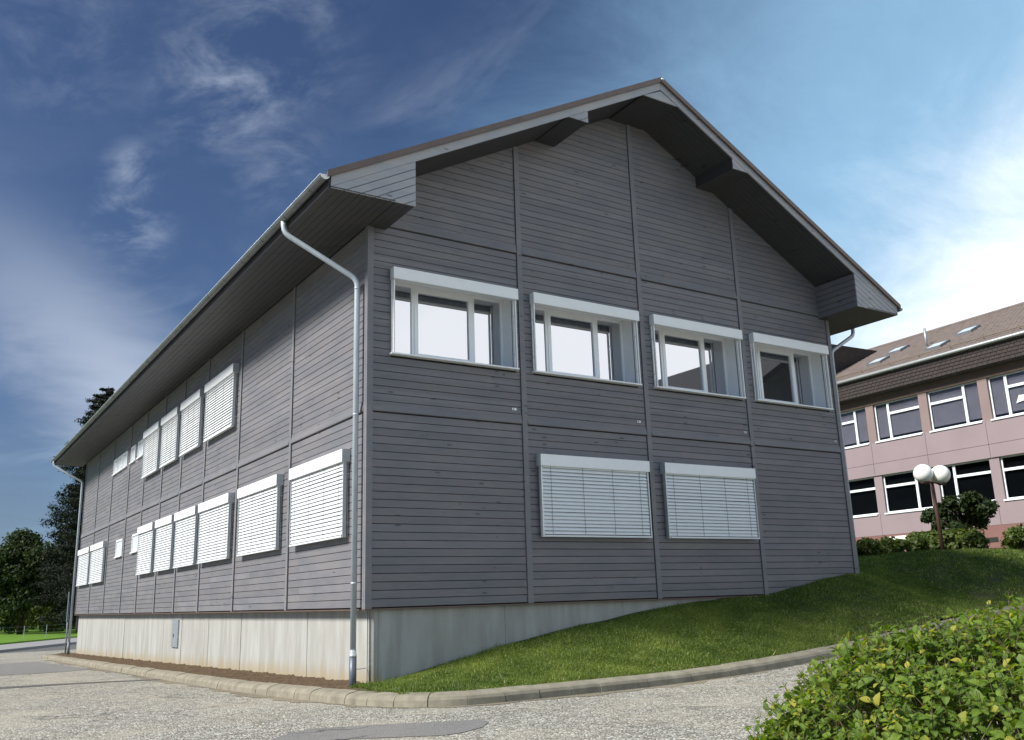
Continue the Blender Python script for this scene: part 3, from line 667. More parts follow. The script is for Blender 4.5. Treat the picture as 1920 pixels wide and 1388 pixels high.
# windows with raised blinds in the gable -----------------------------------
def framebars(m, x0, x1, z0, z1, y, w, d=.06):
    m.box(x0, x0+w, y, y+d, z0, z1); m.box(x1-w, x1, y, y+d, z0, z1); m.box(x0+w, x1-w, y, y+d, z0, z0+w); m.box(x0+w, x1-w, y, y+d, z1-w, z1)
CZ0, CZ1 = 5.24, 5.44
for (a, b_), (c0, c1) in zip(wins, [(.39, 2.835), (3.17, 5.655), (6.03, 8.505), (8.845, 11.285)]):
    wd = MB(); yg = .34; zt = 5.36
    t_ = .025
    wd.box(a-t_, a, -.02, yg+.09, 4.0, zt).box(b_, b_+t_, -.02, yg+.09, 4.0, zt).box(a-t_, b_+t_, -.02+.01, yg+.09, zt, zt+t_)
    wn_ = wd.build('window', REVEAL, gw)
    MB().prism([(-.10, 3.965), (-.10, 3.99), (yg+.02, 4.03), (yg+.02, 3.965)], lambda p: (a-.05, p[0], p[1]), lambda p: (b_+.04, p[0], p[1])).build('sill', WHITE, wn_)
    m1, m2 = a+.525, a+1.66
    m = MB(); framebars(m, a+.002, b_-.002, 4.032, zt-.002, yg, .045); m.box(m1, m1+.05, yg, yg+.06, 4.077, zt-.047); m.box(m2+.06, m2+.11, yg, yg+.06, 4.077, zt-.047)
    m.build('frame', WHITE, wn_)
    m = MB(); framebars(m, m1+.05, m2+.06, 4.077, zt-.047, yg-.012, .07, .07); m.build('casement', WHITE, wn_)
    for (p0, p1, q) in ((a+.047, m1, 0), (m1+.12, m2-.01, .07), (m2+.11, b_-.047, 0)):
        MB().box(p0, p1, yg+.025, yg+.033, 4.077+q, zt-.047-q).build('pane', GLASS, wn_)
    MB().box(a, b_, yg+1.4, yg+1.42, 3.9, 5.5).box(a-.02, a, yg+.09, yg+1.4, 3.9, 5.5).box(b_, b_+.02, yg+.09, yg+1.4, 3.9, 5.5).box(a, b_, yg+.09, yg+1.4, 5.5, 5.52).box(a, b_, yg+.09, yg+1.4, 3.88, 3.9).build('room', DARK, wn_)
    # cassette: hollow box open below, with the folded slats inside
    MB().box(c0, c1, -.145, -.140, CZ0, CZ1).box(c0, c1, -.139, -.008, CZ1-.006, CZ1).box(c0, c0+.006, -.139, -.008, CZ0, CZ1-.007).box(c1-.006, c1, -.139, -.008, CZ0, CZ1-.007).build('cassette', WHITE, wn_)
    MB().box(c0+.03, c1-.03, -.115, -.035, CZ0+.035, CZ1-.02).build('folded_slats', STEEL, wn_)
    MB().box(c0+.03, c1-.03, -.110, -.040, CZ0+.005, CZ0+.03).build('bottom_rail', SLAT, wn_)
    for xr in (c0+.02, c1-.045):
        r_ = MB().box(xr, xr+.022, -.100, -.055, 3.99, CZ0+.01).build('guide_rail', WHITE, wn_)
        for zq in (4.25, 4.95): MB().tube([(xr+.011, -.055, zq), (xr+.011, .0, zq)], .008, 6).build('bracket', RAIL, r_)
# closed blinds -------------------------------------------------------------
srj = random.Random(21)
def slatmesh(w, name='slat'):
    m = MB(); n = 4; prof = []
    for k in range(n+1):
        t = k/n-.5; prof.append((.010*(1-4*t*t), t*.069))      # outward bulge, height
    tl = rad(23); pr = [(b*math.cos(tl)+z*math.sin(tl)*-1, z*math.cos(tl)) for b, z in prof]
    vs = [(x, -p[0], p[1]) for x in (0, w) for p in pr] + [(x, -p[0]+.0015, p[1]) for x in (0, w) for p in pr]; k = n+1
    fs = [(i, k+i, k+i+1, i+1) for i in range(n)] + [(2*k+i, 2*k+i+1, 3*k+i+1, 3*k+i) for i in range(n)]
    return m.add(vs, fs).mesh(name, SLAT, True)
def blind(parent, orient, u0, u1, z0, z1, ctop):
    """orient 'g': runs along +x, faces -y; 's': runs along +y, faces -x (mirrored)"""
    def mp(u, v, z): return (u, -v, z) if orient == 'g' else (-v, u, z)
    def bx(m, ua, ub, va, vb, za, zb):
        if orient == 'g': m.box(ua, ub, -vb, -va, za, zb)
        else: m.box(-vb, -va, ua, ub, za, zb)
        return m
    c0 = ctop-.2
    bl = bx(MB(), u0, u1, .008, .145, c0, ctop).build('blind', WHITE, parent, label='closed white slatted outside blind under a white box')
    for e in (u0-.004, u1): bx(MB(), e, e+.004, .006, .147, c0-.002, ctop+.002).build('end_cap', RAIL, bl)
    n = round((c0-z0-.03)/.0635); w = u1-u0-.10
    key = ('slat', round(w, 3))
    if key not in cache: cache[key] = slatmesh(w)
    for k in range(n):
        z = z0+.045+.0635*(k+.5)
        z += srj.uniform(-.0012, .0012)
        so_ = inst('slat', cache[key], bl, (u0+.05, -.09, z)) if orient == 'g' else inst('slat', cache[key], bl, (-.09, u1-.05, z), -math.pi/2)
        so_.rotation_euler.x = rad(srj.gauss(0, 2.0)); so_.rotation_euler.y = rad(srj.gauss(0, .05))
    bx(MB(), u0+.05, u1-.05, .055, .125, z0, z0+.03).build('bottom_rail', SLAT, bl)
    for e in (u0+.015, u1-.04):
        r_ = bx(MB(), e, e+.025, .055, .115, z0-.005, c0).build('guide_rail', RAIL, bl)
        for zq in (z0+.22, c0-.2): bx(MB(), e+.008, e+.016, .0, .054, zq, zq+.012).build('bracket', RAIL, r_)
        ee = e+.012
    # thin outer tie rods
    for e in (u0+.02, u1-.028): bx(MB(), e, e+.008, .028, .036, z0, c0).build('tie_rod', RAIL, bl)
    for fr in (.075, .37, .655, .925):
        uu = u0+.05+w*(fr if orient == 'g' else 1-fr); bx(MB(), uu-.003, uu+.003, .1035, .1065, z0+.03, c0).build('cord', CORD, bl)
blind(gw, 'g', 3.19, 5.66, 1.075, 0, 2.49); blind(gw, 'g', 6.05, 8.50, 1.075, 0, 2.49)
for a, b_ in ((.64,3.13),(3.82,6.31),(6.98,9.47),(9.77,11.84),(12.15,14.09),(14.45,16.46),(22.32,25.04),(25.42,28.08)): blind(sw, 's', a, b_, 1.09, 0, 2.49)
for a, b_ in ((7.06,9.46),(9.9,11.87),(12.25,14.17),(14.5,16.58)): blind(sw, 's', a, b_, 3.98, 0, 5.42)
def smallwin(y0, y1, z0, z1, d=.05):
    m = MB(); t = .05
    m.box(-.03, -.0, y0, y0+t, z0, z1).box(-.03, -.0, y1-t, y1, z0, z1).box(-.03, -.0, y0+t, y1-t, z1-t, z1).box(-.065, -.0, y0-.02, y1+.02, z0-.03, z0)
    w = m.build('small_window', WHITE, sw); MB().box(-.012, -.006, y0+t, y1-t, z0, z1-t).build('pane', GLASS4, w); MB().box(-.004, -.001, y0+t, y1-t, z0, z1-t).build('blind_sheet', REVEAL, w)
for a, b_ in ((19.62,20.42),(20.5,21.26),(21.36,22.06),(17.05,17.9),(18.3,19.0)): smallwin(a, b_, 4.80, 5.33)
for a, b_ in ((19.42,20.5),(16.85,17.85)): smallwin(a, b_, 1.83, 2.38)

# ------------------------------------------------------------------ pink school
PK0 = Vector((31.6, 14.6, 0)); dr = Vector((-.6, -8.9, 0)).normalized(); nn = Vector((dr.y, -dr.x, 0))   # nn points to the viewer side (-x)
def pm(u, v, z): return tuple(PK0 + dr*u + nn*v + Vector((0, 0, z)))
PINK = plain('pink render', (.262, .212, .228), .85, 0, .06, .7, .2)
PINKJ = plain('joint', (.24, .16, .17), .9)
SALM = plain('salmon pier', (.235, .18, .175), .85, 0, .06, 1, .2)
DADO = plain('red-brown dado', (.20, .11, .10), .9, 0, .1, 1, .2)
TILE = plain('brown roof tile', (.165, .138, .128), .85, 0, .18, 2.5, .2)
TILED = plain('dark tile apron', (.062, .052, .051), .85, 0, .18, 5, .2)
TIMB = plain('brown timber soffit', (.15, .105, .085), .7, 0, .15, 3, .3)
S = empty('school_building', pm(5, 0, 1.3), 'pink school building with brown tiled roof and white framed windows', 'building')
def pbox(m, u0, u1, v0, v1, z0, z1):
    P = [pm(u, v, z) for z in (z0, z1) for u, v in ((u0, v0), (u1, v0), (u1, v1), (u0, v1))]
    return m.add(P, [(0,3,2,1),(4,5,6,7),(0,1,5,4),(1,2,6,5),(2,3,7,6),(3,0,4,7)])
UL, UR, PER = -12.0, 22.0, 2.905
nb0, nb1 = -4, 7
pier0 = [1.07+PER*k for k in range(nb0, nb1+1)]         # left edge of each pier (0.45 wide)
wall = pbox(MB(), UL, UR, -.5, -.3, .5, 9.2).build('wall', DARK, S)
for (z0, z1, nm) in ((5.66, 6.62, 'u'), (5.10, 5.645, 'l'), (2.38, 3.30, 'b')):
    for k in range(len(pier0)-1):
        pbox(MB(), pier0[k]+.14, pier0[k+1]+.125, -.29, 0 if nm != 'l' else -.001, z0, z1).build('wall_panel', PINK, wall)
pbox(MB(), UL, UR, -.299, -.012, 2.30, 6.60).build('joint_backing', PINKJ, wall) if False else None
pbox(MB(), UL, UR, -.295, .02, .8, 2.37).build('dado', DADO, wall)
pbox(MB(), 6.0, 6.8, .015, .03, 1.7, 1.9).build('cellar_vent', BACK, wall)
for z0, z1 in ((6.66, 8.42), (3.36, 5.10)):
    for p in pier0: pbox(MB(), p, p+.44, -.295, -.06, z0-.05, z1).build('pier', SALM if z0 > 6 else PINK, wall)
pbox(MB(), UL, UR, -.295, -.03, 8.42, 8.84).build('lintel', TIMB, wall)
SKYREF = plain('grey sky reflection', (.70, .67, .70), .9, 0, .1, 2)  # grey of the mirrored sky, painted on a sheet behind the upper panes
WF = plain('white window frame', (.72, .77, .80), .4, var=.03)
for zi, (z0, z1) in enumerate(((6.66, 8.42), (3.36, 5.10))):
    for k in range(len(pier0)-1):
        a, b_ = pier0[k]+.44, pier0[k+1]; par = (k + zi + 1) % 2
        m = MB(); y0, y1 = -.24, -.17; t = .06
        pbox(m, a, a+t, y0, y1, z0, z1); pbox(m, b_-t, b_, y0, y1, z0, z1); pbox(m, a+t, b_-t, y0, y1, z0, z0+t); pbox(m, a+t, b_-t, y0, y1, z1-t, z1)
        um = a + (.68 if par else (b_-a-.80)); pbox(m, um, um+.12, y0-.001, y1+.01, z0+t, z1-t)
        lo, hi = (um+.12, b_-t) if par else (a+t, um)
        tz = z1-.60; pbox(m, lo, hi, y0, y1, tz, tz+.11)
        w = m.build('window', WF, wall)
        g_ = GLASS3 if zi == 0 else GLASS2
        o1, o2 = ((a+t, um) if par else (um+.12, b_-t))
        pbox(MB(), o1, o2, -.215, -.208, z0+t, z1-t).build('pane', g_, w); pbox(MB(), lo, hi, -.215, -.208, z0+t, tz).build('pane', g_, w); pbox(MB(), lo, hi, -.215, -.208, tz+.11, z1-t).build('pane', g_, w)
        pbox(MB(), a-.02, b_+.02, -.16, .05, z0-.07, z0-.005).build('sill', WF, w)
        if zi == 0: pbox(MB(), a+t, b_-t, -.262, -.255, z0+t+.12, z1-t).build('reflection_sheet', SKYREF, w)
        if zi == 0 and abs(a-7.32) < .4:
            MB().add([pm(u, -.20, z) for u, z in ((8.35,7.15),(8.5,7.45),(8.8,7.42),(9.1,7.5),(9.3,7.35),(9.0,7.3),(8.7,7.2))]+[pm(u, -.203, z) for u, z in ((8.35,7.15),(8.5,7.45),(8.8,7.42),(9.1,7.5),(9.3,7.35),(9.0,7.3),(8.7,7.2))], [tuple(range(7)), tuple(range(13, 6, -1))]).build('paper_cutout', WHITE, w)
# apron of dark tiles, gutter, roof
m = MB()
m.prism([(-.02, 8.80), (.42, 8.84), (.62, 9.55), (-.02, 9.55)], lambda p: pm(UL, p[0], p[1]), lambda p: pm(UR, p[0], p[1])); ap = m.build('apron', TILED, S)
for r in range(4):
    for k in range(60):
        u = UL+6+k*.36+(r % 2)*.18; t0, t1 = r/4, (r+1)/4
        f = lambda t: (.42+.2*t+.012, 8.86+.68*t)
        (v0, z0), (v1, z1) = f(t0), f(t1)
        if r == 0 and k == 0: pass
        m = None
tm = MB()
for r in range(5):
    for k in range(105):
        u = UL+4+k*.24+(r % 2)*.12; t0, t1 = r/5, (r+1)/5
        v0, z0, v1, z1 = .42+.2*t0+.03, 8.85+.69*t0, .42+.2*t1+.008, 8.85+.69*t1
        tm.add([pm(u, v0, z0), pm(u+.225, v0, z0), pm(u+.225, v1, z1), pm(u, v1, z1)], [(0, 1, 2, 3)])
tm.build('tiles', TILED, ap, kind='stuff')
def rp(u, s, lift=0.0):      # main roof surface: s = 0 at the eave, 1 at the ridge
    return pm(u, .66-7.0*s, 9.66+3.3*s+lift)
m = MB()
m.add([rp(UL, 0), rp(UR, 0), rp(UR, 1), rp(UL, 1), pm(UL, .66, 9.56), pm(UR, .66, 9.56), pm(UR, -14, 9.56), pm(UL, -14, 9.56)], [(0,1,2,3),(4,7,6,5),(0,4,5,1),(3,2,6,7),(1,5,6,2),(0,3,7,4)])
rf = m.build('roof', TILE, S)
tm = MB()
nr = 22
for r in range(nr):
    for k in range(110):
        u = UL+6+k*.235+(r % 2)*.117; s0, s1 = r/nr, (r+1)/nr+.004; j = random.uniform(0, .012)
        tm.add([rp(u, s0, .045+j), rp(u+.222, s0, .045+j), rp(u+.222, s1, .012), rp(u, s1, .012), rp(u, s0, .005), rp(u+.222, s0, .005)], [(0,1,2,3),(4,5,1,0)])
tm.build('roof_tiles', TILE, rf, kind='stuff')
m = MB(); m.tube([pm(UL, .74, 9.66), pm(UR, .74, 9.66)], .075, 10); m.build('gutter', plain('pale gutter', (.36, .39, .40), .45, .3), S, smooth=True)
m = MB(); m.tube([rp(UL, .12, .14), rp(UR, .12, .14)], .025, 6)
for k in range(14): m.tube([rp(UL+5+k*1.6, .12, .0), rp(UL+5+k*1.6, .12, .2)], .03, 6)
m.build('snow_guard', plain('snow guard', (.16, .13, .09), .6), rf)
LGT = plain('pale skylight pane', (.55, .62, .66), .15, var=.03)
def roofpt(px, py):      # pixel to (u, s) on the school roof
    d = ray(px, py); best = None
    n3 = (Vector(rp(1, 0))-Vector(rp(0, 0))).cross(Vector(rp(0, 1))-Vector(rp(0, 0))); t = (Vector(rp(0, 0))-CAM).dot(n3)/d.dot(n3); X = CAM+d*t
    u = (X-PK0).dot(dr); s_ = (.66-(X-PK0).dot(nn))/7.0; return u, s_
for px, py in ((1646, 681), (1683, 660), (1757, 652), (1814, 624)):
    u, s_ = roofpt(px, py)
    def rbox(m, u0, u1, s0, s1, l0, l1):
        P = [rp(u, s, l) for l in (l0, l1) for u, s in ((u0, s0), (u1, s0), (u1, s1), (u0, s1))]
        return m.add(P, [(0,3,2,1),(4,5,6,7),(0,1,5,4),(1,2,6,5),(2,3,7,6),(3,0,4,7)])
    w = rbox(MB(), u-.42, u+.42, s_-.05, s_+.06, 0, .14).build('skylight', ZINCD, rf); rbox(MB(), u-.33, u+.33, s_-.035, s_+.042, .141, .155).build('pane', LGT, w)
u, s_ = roofpt(1738, 650); MB().tube([rp(u, s_, -.1), rp(u, s_, .9)], .06, 8).build('vent_pipe', STEEL, rf, smooth=True)
MB().tube([rp(UL, 1, .03), rp(UR, 1, .03)], .09, 8).build('ridge_cap', TILE, rf, smooth=True)
# wing with its own roof meeting the main slope
u1, s1 = roofpt(1645, 660); u2, s2 = roofpt(1575, 712)
A_ = Vector(rp(u1, s1)); 
m = MB(); rd = 11.0
def wp(v, du, z): return tuple(PK0 + dr*(u1+du) + nn*v + Vector((0, 0, z)))
va, za = .66-7*s1, A_.z; hw = 4.6; ve = va+rd; zl = 9.75
m.add([wp(va-1.0, 0, za), wp(ve, 0, za), wp(ve, hw, zl), wp(-.2, hw, zl), wp(ve, -hw, zl), wp(-.2, -hw, zl)], [(0, 1, 2, 3), (0, 5, 4, 1), (1, 4, 2), (2, 4, 5, 3)])

# hidden-side wing is cut to what the photograph shows: roof running behind the timber building
wr = empty('wing_roof', wp(va, -3, 9.6), 'dark brown hipped roof wing behind the timber building', 'roof') if False else None
ur, sr_ = roofpt(1572, 712)
k1, k2 = Vector(rp(u1, s1, .06)), Vector(rp(ur-2.2, max(sr_-.14, .02), .06))
k3 = k2 + nn*7.5 + Vector((0, 0, -.1)); k4 = k1 + nn*7.5 + Vector((0, 0, .0))
wgm = MB(); th = Vector((0, 0, -.25)); back = -dr*9
k5, k6 = k1 + back + Vector((0, 0, -2.4)), k4 + back + Vector((0, 0, -2.4))
wgm.add([k1, k2, k3, k4, k5, k6, k1+th, k2+th, k3+th, k4+th], [(0, 3, 2, 1), (0, 4, 5, 3), (6, 7, 8, 9), (1, 2, 8, 7), (2, 3, 9, 8)])
wgm.build('wing_roof', TILED, S)  # dark tile colour carries the shade on this slope

# ------------------------------------------------------------------ house opposite the gable (seen mirrored in its windows)
NH = empty('opposite_house', (26, -17, .3), 'grey rendered house with a brown gable roof mirrored in the upper windows', 'building')
hx0, hx1, hy0, hy1, hr = 23.0, 34.6, -13.6, -26, 28.8
hz = lambda x: 11.6-.62*abs(x-hr)
MB().prism([(hx0, -1), (hx1, -1), (hx1, hz(hx1)-.2), (hr, hz(hr)-.2), (hx0, hz(hx0)-.2)], lambda p: (p[0], hy0, p[1]), lambda p: (p[0], hy1, p[1])).build('wall', plain('grey render', (.20, .19, .19), .9), NH)
for sg_ in (-1, 1):
    q = [(hr, hz(hr)), (hr+sg_*7.2, hz(hr+7.2)), (hr+sg_*7.2, hz(hr+7.2)+.28), (hr, hz(hr)+.28)]
    MB().prism(q, lambda p: (p[0], hy0+1.3, p[1]), lambda p: (p[0], hy1-1, p[1])).build('roof', plain('dark slate', (.035, .034, .036), .8), NH)
for wx in (24.6, 27.8, 31.2):
    for wz in (2.0, 5.0):
        w_ = MB(); w_.box(wx, wx+1.5, hy0+.001, hy0+.05, wz, wz+1.5); w_ = w_.build('window', WF, NH); MB().box(wx+.1, wx+1.4, hy0+.051, hy0+.06, wz+.1, wz+1.4).build('pane', GLASS2, w_)

# ------------------------------------------------------------------ vegetation
def leafcards(c, n, size, normal=None, jitter=1.0, asp=.6):
    """c (n,3) centres -> diamond leaves (4 verts)"""
    a = rng.normal(size=(n, 3)); a /= np.linalg.norm(a, axis=1)[:, None]
    if normal is not None: a = a*jitter + normal; a /= np.linalg.norm(a, axis=1)[:, None]
    b = rng.normal(size=(n, 3)); t = np.cross(a, b); t /= np.linalg.norm(t, axis=1)[:, None]; s_ = np.cross(a, t)
    L_ = size*rng.uniform(.6, 1.3, n)[:, None]; Wd = L_*asp
    V = np.stack([c-t*L_*.5, c+s_*Wd*.5+t*L_*.05, c+t*L_*.5, c-s_*Wd*.5+t*L_*.05], 1).reshape(-1, 3)
    F = np.arange(4*n).reshape(-1, 4); return V, F
def crown(clumps, per, size, flat=.8):
    C = []; Nn = []
    for (x, y, z, r) in clumps:
        d = rng.normal(size=(per, 3)); d /= np.linalg.norm(d, axis=1)[:, None]; rr = r*rng.uniform(.25, 1, per)**.55
        rr *= 1+.25*np.sin(d[:, 0]*5+x)*np.sin(d[:, 2]*6+y)
        p = np.array([x, y, z]) + d*rr[:, None]*np.array([1, 1, flat]); C.append(p); Nn.append(d)
    C = np.concatenate(C); Nn = np.concatenate(Nn); V, F = leafcards(C, len(C), size, Nn*.8+np.array([0, 0, .4]), .9)
    r = np.clip(rng.beta(2, 3, len(C)), 0, .87); r = np.where(rng.random(len(C)) < .03, .95, r)
    return V, F, np.repeat(r, 4)
def limbs(m, base, top, r0, ends):
    m.tube([base, Vector(base).lerp(Vector(top), .5)+Vector((.05, .05, 0)), top], [r0, r0*.75, r0*.45], 8)
    for e in ends:
        st = Vector(base).lerp(Vector(top), random.uniform(.45, .95)); mid = st.lerp(Vector(e), .5)+Vector((random.uniform(-.2, .2), random.uniform(-.2, .2), .15))
        m.tube([st, mid, e], [r0*.38, r0*.24, r0*.08], 6)
def tree(name, base, H, R, label, mat, nc, per, size, group=None, trunk_frac=.35, rz=1.0, cat='tree'):
    b = Vector(base); e = empty(name, b, label, cat, group); cl = []
    for i in range(nc):
        th = random.uniform(0, 2*math.pi); h = random.uniform(trunk_frac, 1); env = math.sin(math.pi*min(1, (h-trunk_frac)/(1-trunk_frac)*.8+.18))**.7
        q = R*env*random.uniform(.2, .9); cl.append((b.x+q*math.cos(th), b.y+q*math.sin(th), b.z+H*(h*.92), R*random.uniform(.2, .42)))
    m = MB(); limbs(m, b-Vector((0, 0, .2)), b+Vector((.1, .05, H*.75)), H*.028, [Vector(c[:3]) for c in cl[::max(1, nc//10)]])
    m.build('trunk', BARK, e, smooth=True)
    V, F, r = crown(cl, per, size); o = bpy.data.objects.new('crown', npmesh('crown', V, F, mat, r)); link(o, e); return e
def conifer(base, H, R, label, narr=1.0, n=60000, group=None):
    b = Vector(base); e = empty('conifer_tree', b, label, 'tree', group)
    MB().tube([b-Vector((0, 0, .3)), b+Vector((0, 0, H*.5)), b+Vector((0, 0, H*.97))], [H*.02, H*.012, .02], 8).build('trunk', BARK, e, smooth=True)
    C, Nn, mb = [], [], MB(); nb = 150
    for i in range(nb):
        h = .05+.95*(i+random.random())/nb; th = i*2.399+random.uniform(-.3, .3)
        env = (1-h)**.45*min(1, .55+h*2.2); Lb = max(.35, R*env*random.uniform(.72, 1.22)); k = int(n/nb*(.35+1.3*env))
        t = rng.uniform(.05, 1, k)**.7; upc = .25 if h > .6 else .05
        sp_ = (.16+.30*(1-t))*Lb*.55+.12
        cx = np.cos(th)*t*Lb; cy = np.sin(th)*t*Lb; cz = h*H*.96 + upc*t*Lb - .22*Lb*t**2 + .3*Lb*np.maximum(t-.7, 0)
        p = np.stack([cx+rng.normal(0, 1, k)*sp_*.5, cy+rng.normal(0, 1, k)*sp_*.5, cz+rng.normal(0, 1, k)*sp_*.35-.05], -1)
        C.append(p + np.array(b)); Nn.append(np.tile([math.cos(th)*.3, math.sin(th)*.3, 1.0], (k, 1)))
    C = np.concatenate(C); Nn = np.concatenate(Nn); V, F = leafcards(C, len(C), .24, Nn, 1.0, .35)
    r = np.repeat(np.clip(rng.beta(2, 3, len(C)), 0, .87), 4); o = bpy.data.objects.new('crown', npmesh('crown', V, F, CONIF, r)); link(o, e); return e
def D_(px, py, t):
    d = FW + RT*((px-960)/1711.443) - UP*((py-694)/1711.443); return CAM + d*t
def far(px, t): c = D_(px, 1190, t); return (c.x, c.y, -1.74)
conifer((7.9, 76.4, -1.75), 22.8, 5.2, 'tall dark conifer rising behind the far end of the timber building', n=90000)
conifer(far(150, 88)[:2]+(-1.75,), 20.0, 3.6, 'second dark conifer, slightly lower, in front of the taller one', n=70000)
tree('broadleaf_tree', far(36, 83), 9.6, 3.5, 'dark broadleaf tree with a forked trunk beside the conifer', DECID, 52, 460, .32, trunk_frac=.30)
tree('broadleaf_tree', far(-30, 92), 8.5, 3.8, 'broadleaf tree half hidden behind the forked tree, away from the conifer', DECID, 36, 350, .36, trunk_frac=.22)
tree('broadleaf_tree', far(105, 104), 9.0, 5.0, 'dark broadleaf tree in the wood behind the conifer', DECID, 44, 380, .4, trunk_frac=.10)
tree('broadleaf_tree', far(55, 110), 8.5, 5.2, 'dark low tree behind the forked tree, above the verge', DECID, 44, 380, .4, trunk_frac=.08)
for px_, t_, H_, R_, lb in ((16, 86, 3.0, 2.0, 'light green bush at the foot of the forked tree'), (72, 90, 3.6, 2.6, 'green bush between the forked tree and the conifer'), (118, 94, 3.6, 2.6, 'green bush at the foot of the conifer'), (-25, 90, 2.4, 2.0, 'small bush beside the forked tree, away from the conifer')):
    bx_, by_, _ = far(px_, t_)
    e = empty('bush', (bx_, by_, -1.74), lb, 'bush'); cl = [(bx_+random.uniform(-1, 1)*R_*.6, by_+random.uniform(-.6, .6), -1.7+random.uniform(.15, .8)*H_, R_*.45) for _ in range(14)]
    V, F, r = crown(cl, 260, .27); o = bpy.data.objects.new('crown', npmesh('crown', V, F, HEDGEM, r)); link(o, e)
# wire fence along the verge
fe = empty('wire_fence', off(e0, 6, 5.2)+(-1.7,), 'low wire fence with slim posts along the green verge', 'fence')
fp = [off(e0, k*3.6-14, 5.4) for k in range(12)]
for p in fp: MB().tube([(p[0], p[1], -1.75), (p[0], p[1], -.72)], .022, 6).build('post', STEEL, fe)
m = MB()
for zz_ in (-.78, -1.05, -1.32): m.tube([(p[0], p[1], zz_) for p in fp], .004, 4)
m.build('wire', STEEL, fe)
sg = empty('sign_post', (-.04, 30, -1.6), 'slim grey metal sign post at the far end of the kerb', 'sign post')
MB().tube([(-.04, 30, -1.75), (-.06, 30, .55)], .03, 10).build('post', STEEL, sg, smooth=True)
MB().box(-.095, -.065, 29.85, 30.15, -.30, .92).build('plate', PIPED, sg)

# planting in front of the school
def D_(px, py, t): 
    d = FW + RT*((px-960)/1711.443) - UP*((py-694)/1711.443); return CAM + d*t
def hedge(name, pxs, t, label, ztop, n, size=.16, rr=.45, group=None):
    c0 = D_(pxs[0][0], pxs[0][1], t); e = empty(name, (c0.x, c0.y, ztop-1.2), label, 'hedge' if name == 'hedge' else 'bush', group); cl = []
    for px, py in pxs:
        c = D_(px, py, t); cl.append((c.x+random.uniform(-.1, .1), c.y+random.uniform(-.3, .3), c.z, rr*random.uniform(.8, 1.2)))
    V, F, r = crown(cl, n, size); o = bpy.data.objects.new('foliage', npmesh('foliage', V, F, HEDGEM, r)); link(o, e); return e
hedge('hedge', [(1600+i*13, 1028-i*.9+random.uniform(-5, 4)+(j*10)) for i in range(17) for j in (0, 1)], 27, 'low dark green hedge along the terrace edge beside the lawn', 1.3, 330, .13, .24)
hedge('bush', [(1735+random.uniform(-14, 30), 1014+random.uniform(-8, 12)) for _ in range(10)], 27.5, 'low yellow-green bush beside the globe lamp', 1.5, 300, .13, .26)
hedge('bush', [(1802+random.uniform(-28, 26), 1008+random.uniform(-8, 14)) for _ in range(12)], 27, 'rounded light green bush under the small tree', 1.5, 300, .13, .28)
hedge('bush', [(1905+random.uniform(-16, 40), 1002+random.uniform(-6, 14)) for _ in range(14)], 26, 'light green bush at the right end of the terrace, past the small tree', 1.5, 300, .13, .28)
bt = D_(1813, 1012, 29); e = empty('small_tree', bt, 'small bushy tree with several thin stems in front of the school', 'tree')
cl = []
for px, py, r_ in ((1745,965,.22),(1738,972,.16),(1760,985,.2),(1770,955,.3),(1785,975,.36),(1800,945,.34),(1815,965,.4),(1830,945,.34),(1845,955,.3),(1856,948,.2),(1835,975,.3),(1795,992,.3),(1780,940,.18),(1822,933,.22)):
    c = D_(px, py, 29+random.uniform(-.5, .5)); cl.append((c.x, c.y, c.z, r_*1.15))
m = MB()
for px, py in ((1795,970),(1815,955),(1850,965),(1765,975),(1835,950)): m.tube([bt-Vector((0,0,.3)), bt.lerp(D_(px, py, 29), .5)+Vector((.03,.02,.05)), D_(px, py, 29)], [.05, .035, .015], 6)
m.build('trunk', BARK, e, smooth=True)
V, F, r = crown(cl, 330, .15); o = bpy.data.objects.new('crown', npmesh('crown', V, F, DECID, r)); link(o, e)
# globe lamp
lb_ = D_(1768, 1026, 26); lt = D_(1750, 872, 26); lt = Vector((lb_.x-.12, lb_.y, lt.z))
RUST = plain('rust-brown lamp post', (.09, .045, .035), .6, .2)
GLOBE, gb, gnt = newmat('opal globe'); setb(gb, Base_Color=(.85, .85, .83, 1), Roughness=.25); gb.inputs['Subsurface Weight'].default_value = .3
lp = empty('globe_lamp', lb_-Vector((0, 0, .4)), 'brown lamp post carrying two white globes in front of the school', 'street lamp')
MB().tube([lb_-Vector((0, 0, .6)), lb_.lerp(lt, .5), lt], .055, 10).build('post', RUST, lp, smooth=True)
for px, py in ((1731, 888), (1763.5, 890)):
    c = D_(px, py, 26); c = Vector((c.x, c.y, c.z)); MB().ball(c, .265, 24, 16).build('globe', GLOBE, lp, smooth=True)
    MB().tube([c-Vector((0, 0, .30)), c-Vector((0, 0, .235))], [.09, .13], 12).build('globe_holder', RUST, lp, smooth=True)
    MB().tube([lt-Vector((0, 0, .42)), c-Vector((0, 0, .29))], .025, 6).build('arm', RUST, lp, smooth=True)
sgn_ = D_(1687, 1010, 30)
so = empty('low_sign', sgn_-Vector((0, 0, .6)), 'small white notice board above the hedge at the school wall', 'sign')
MB().box(-.02, .02, -.36, .36, -.09, .09).build('board', WHITE, so, loc=sgn_)
for s_ in (-.25, .25): MB().tube([(0, s_, -.7), (0, s_, -.08)], .02, 6).build('leg', STEEL, so, loc=sgn_+Vector((.03, 0, 0)))

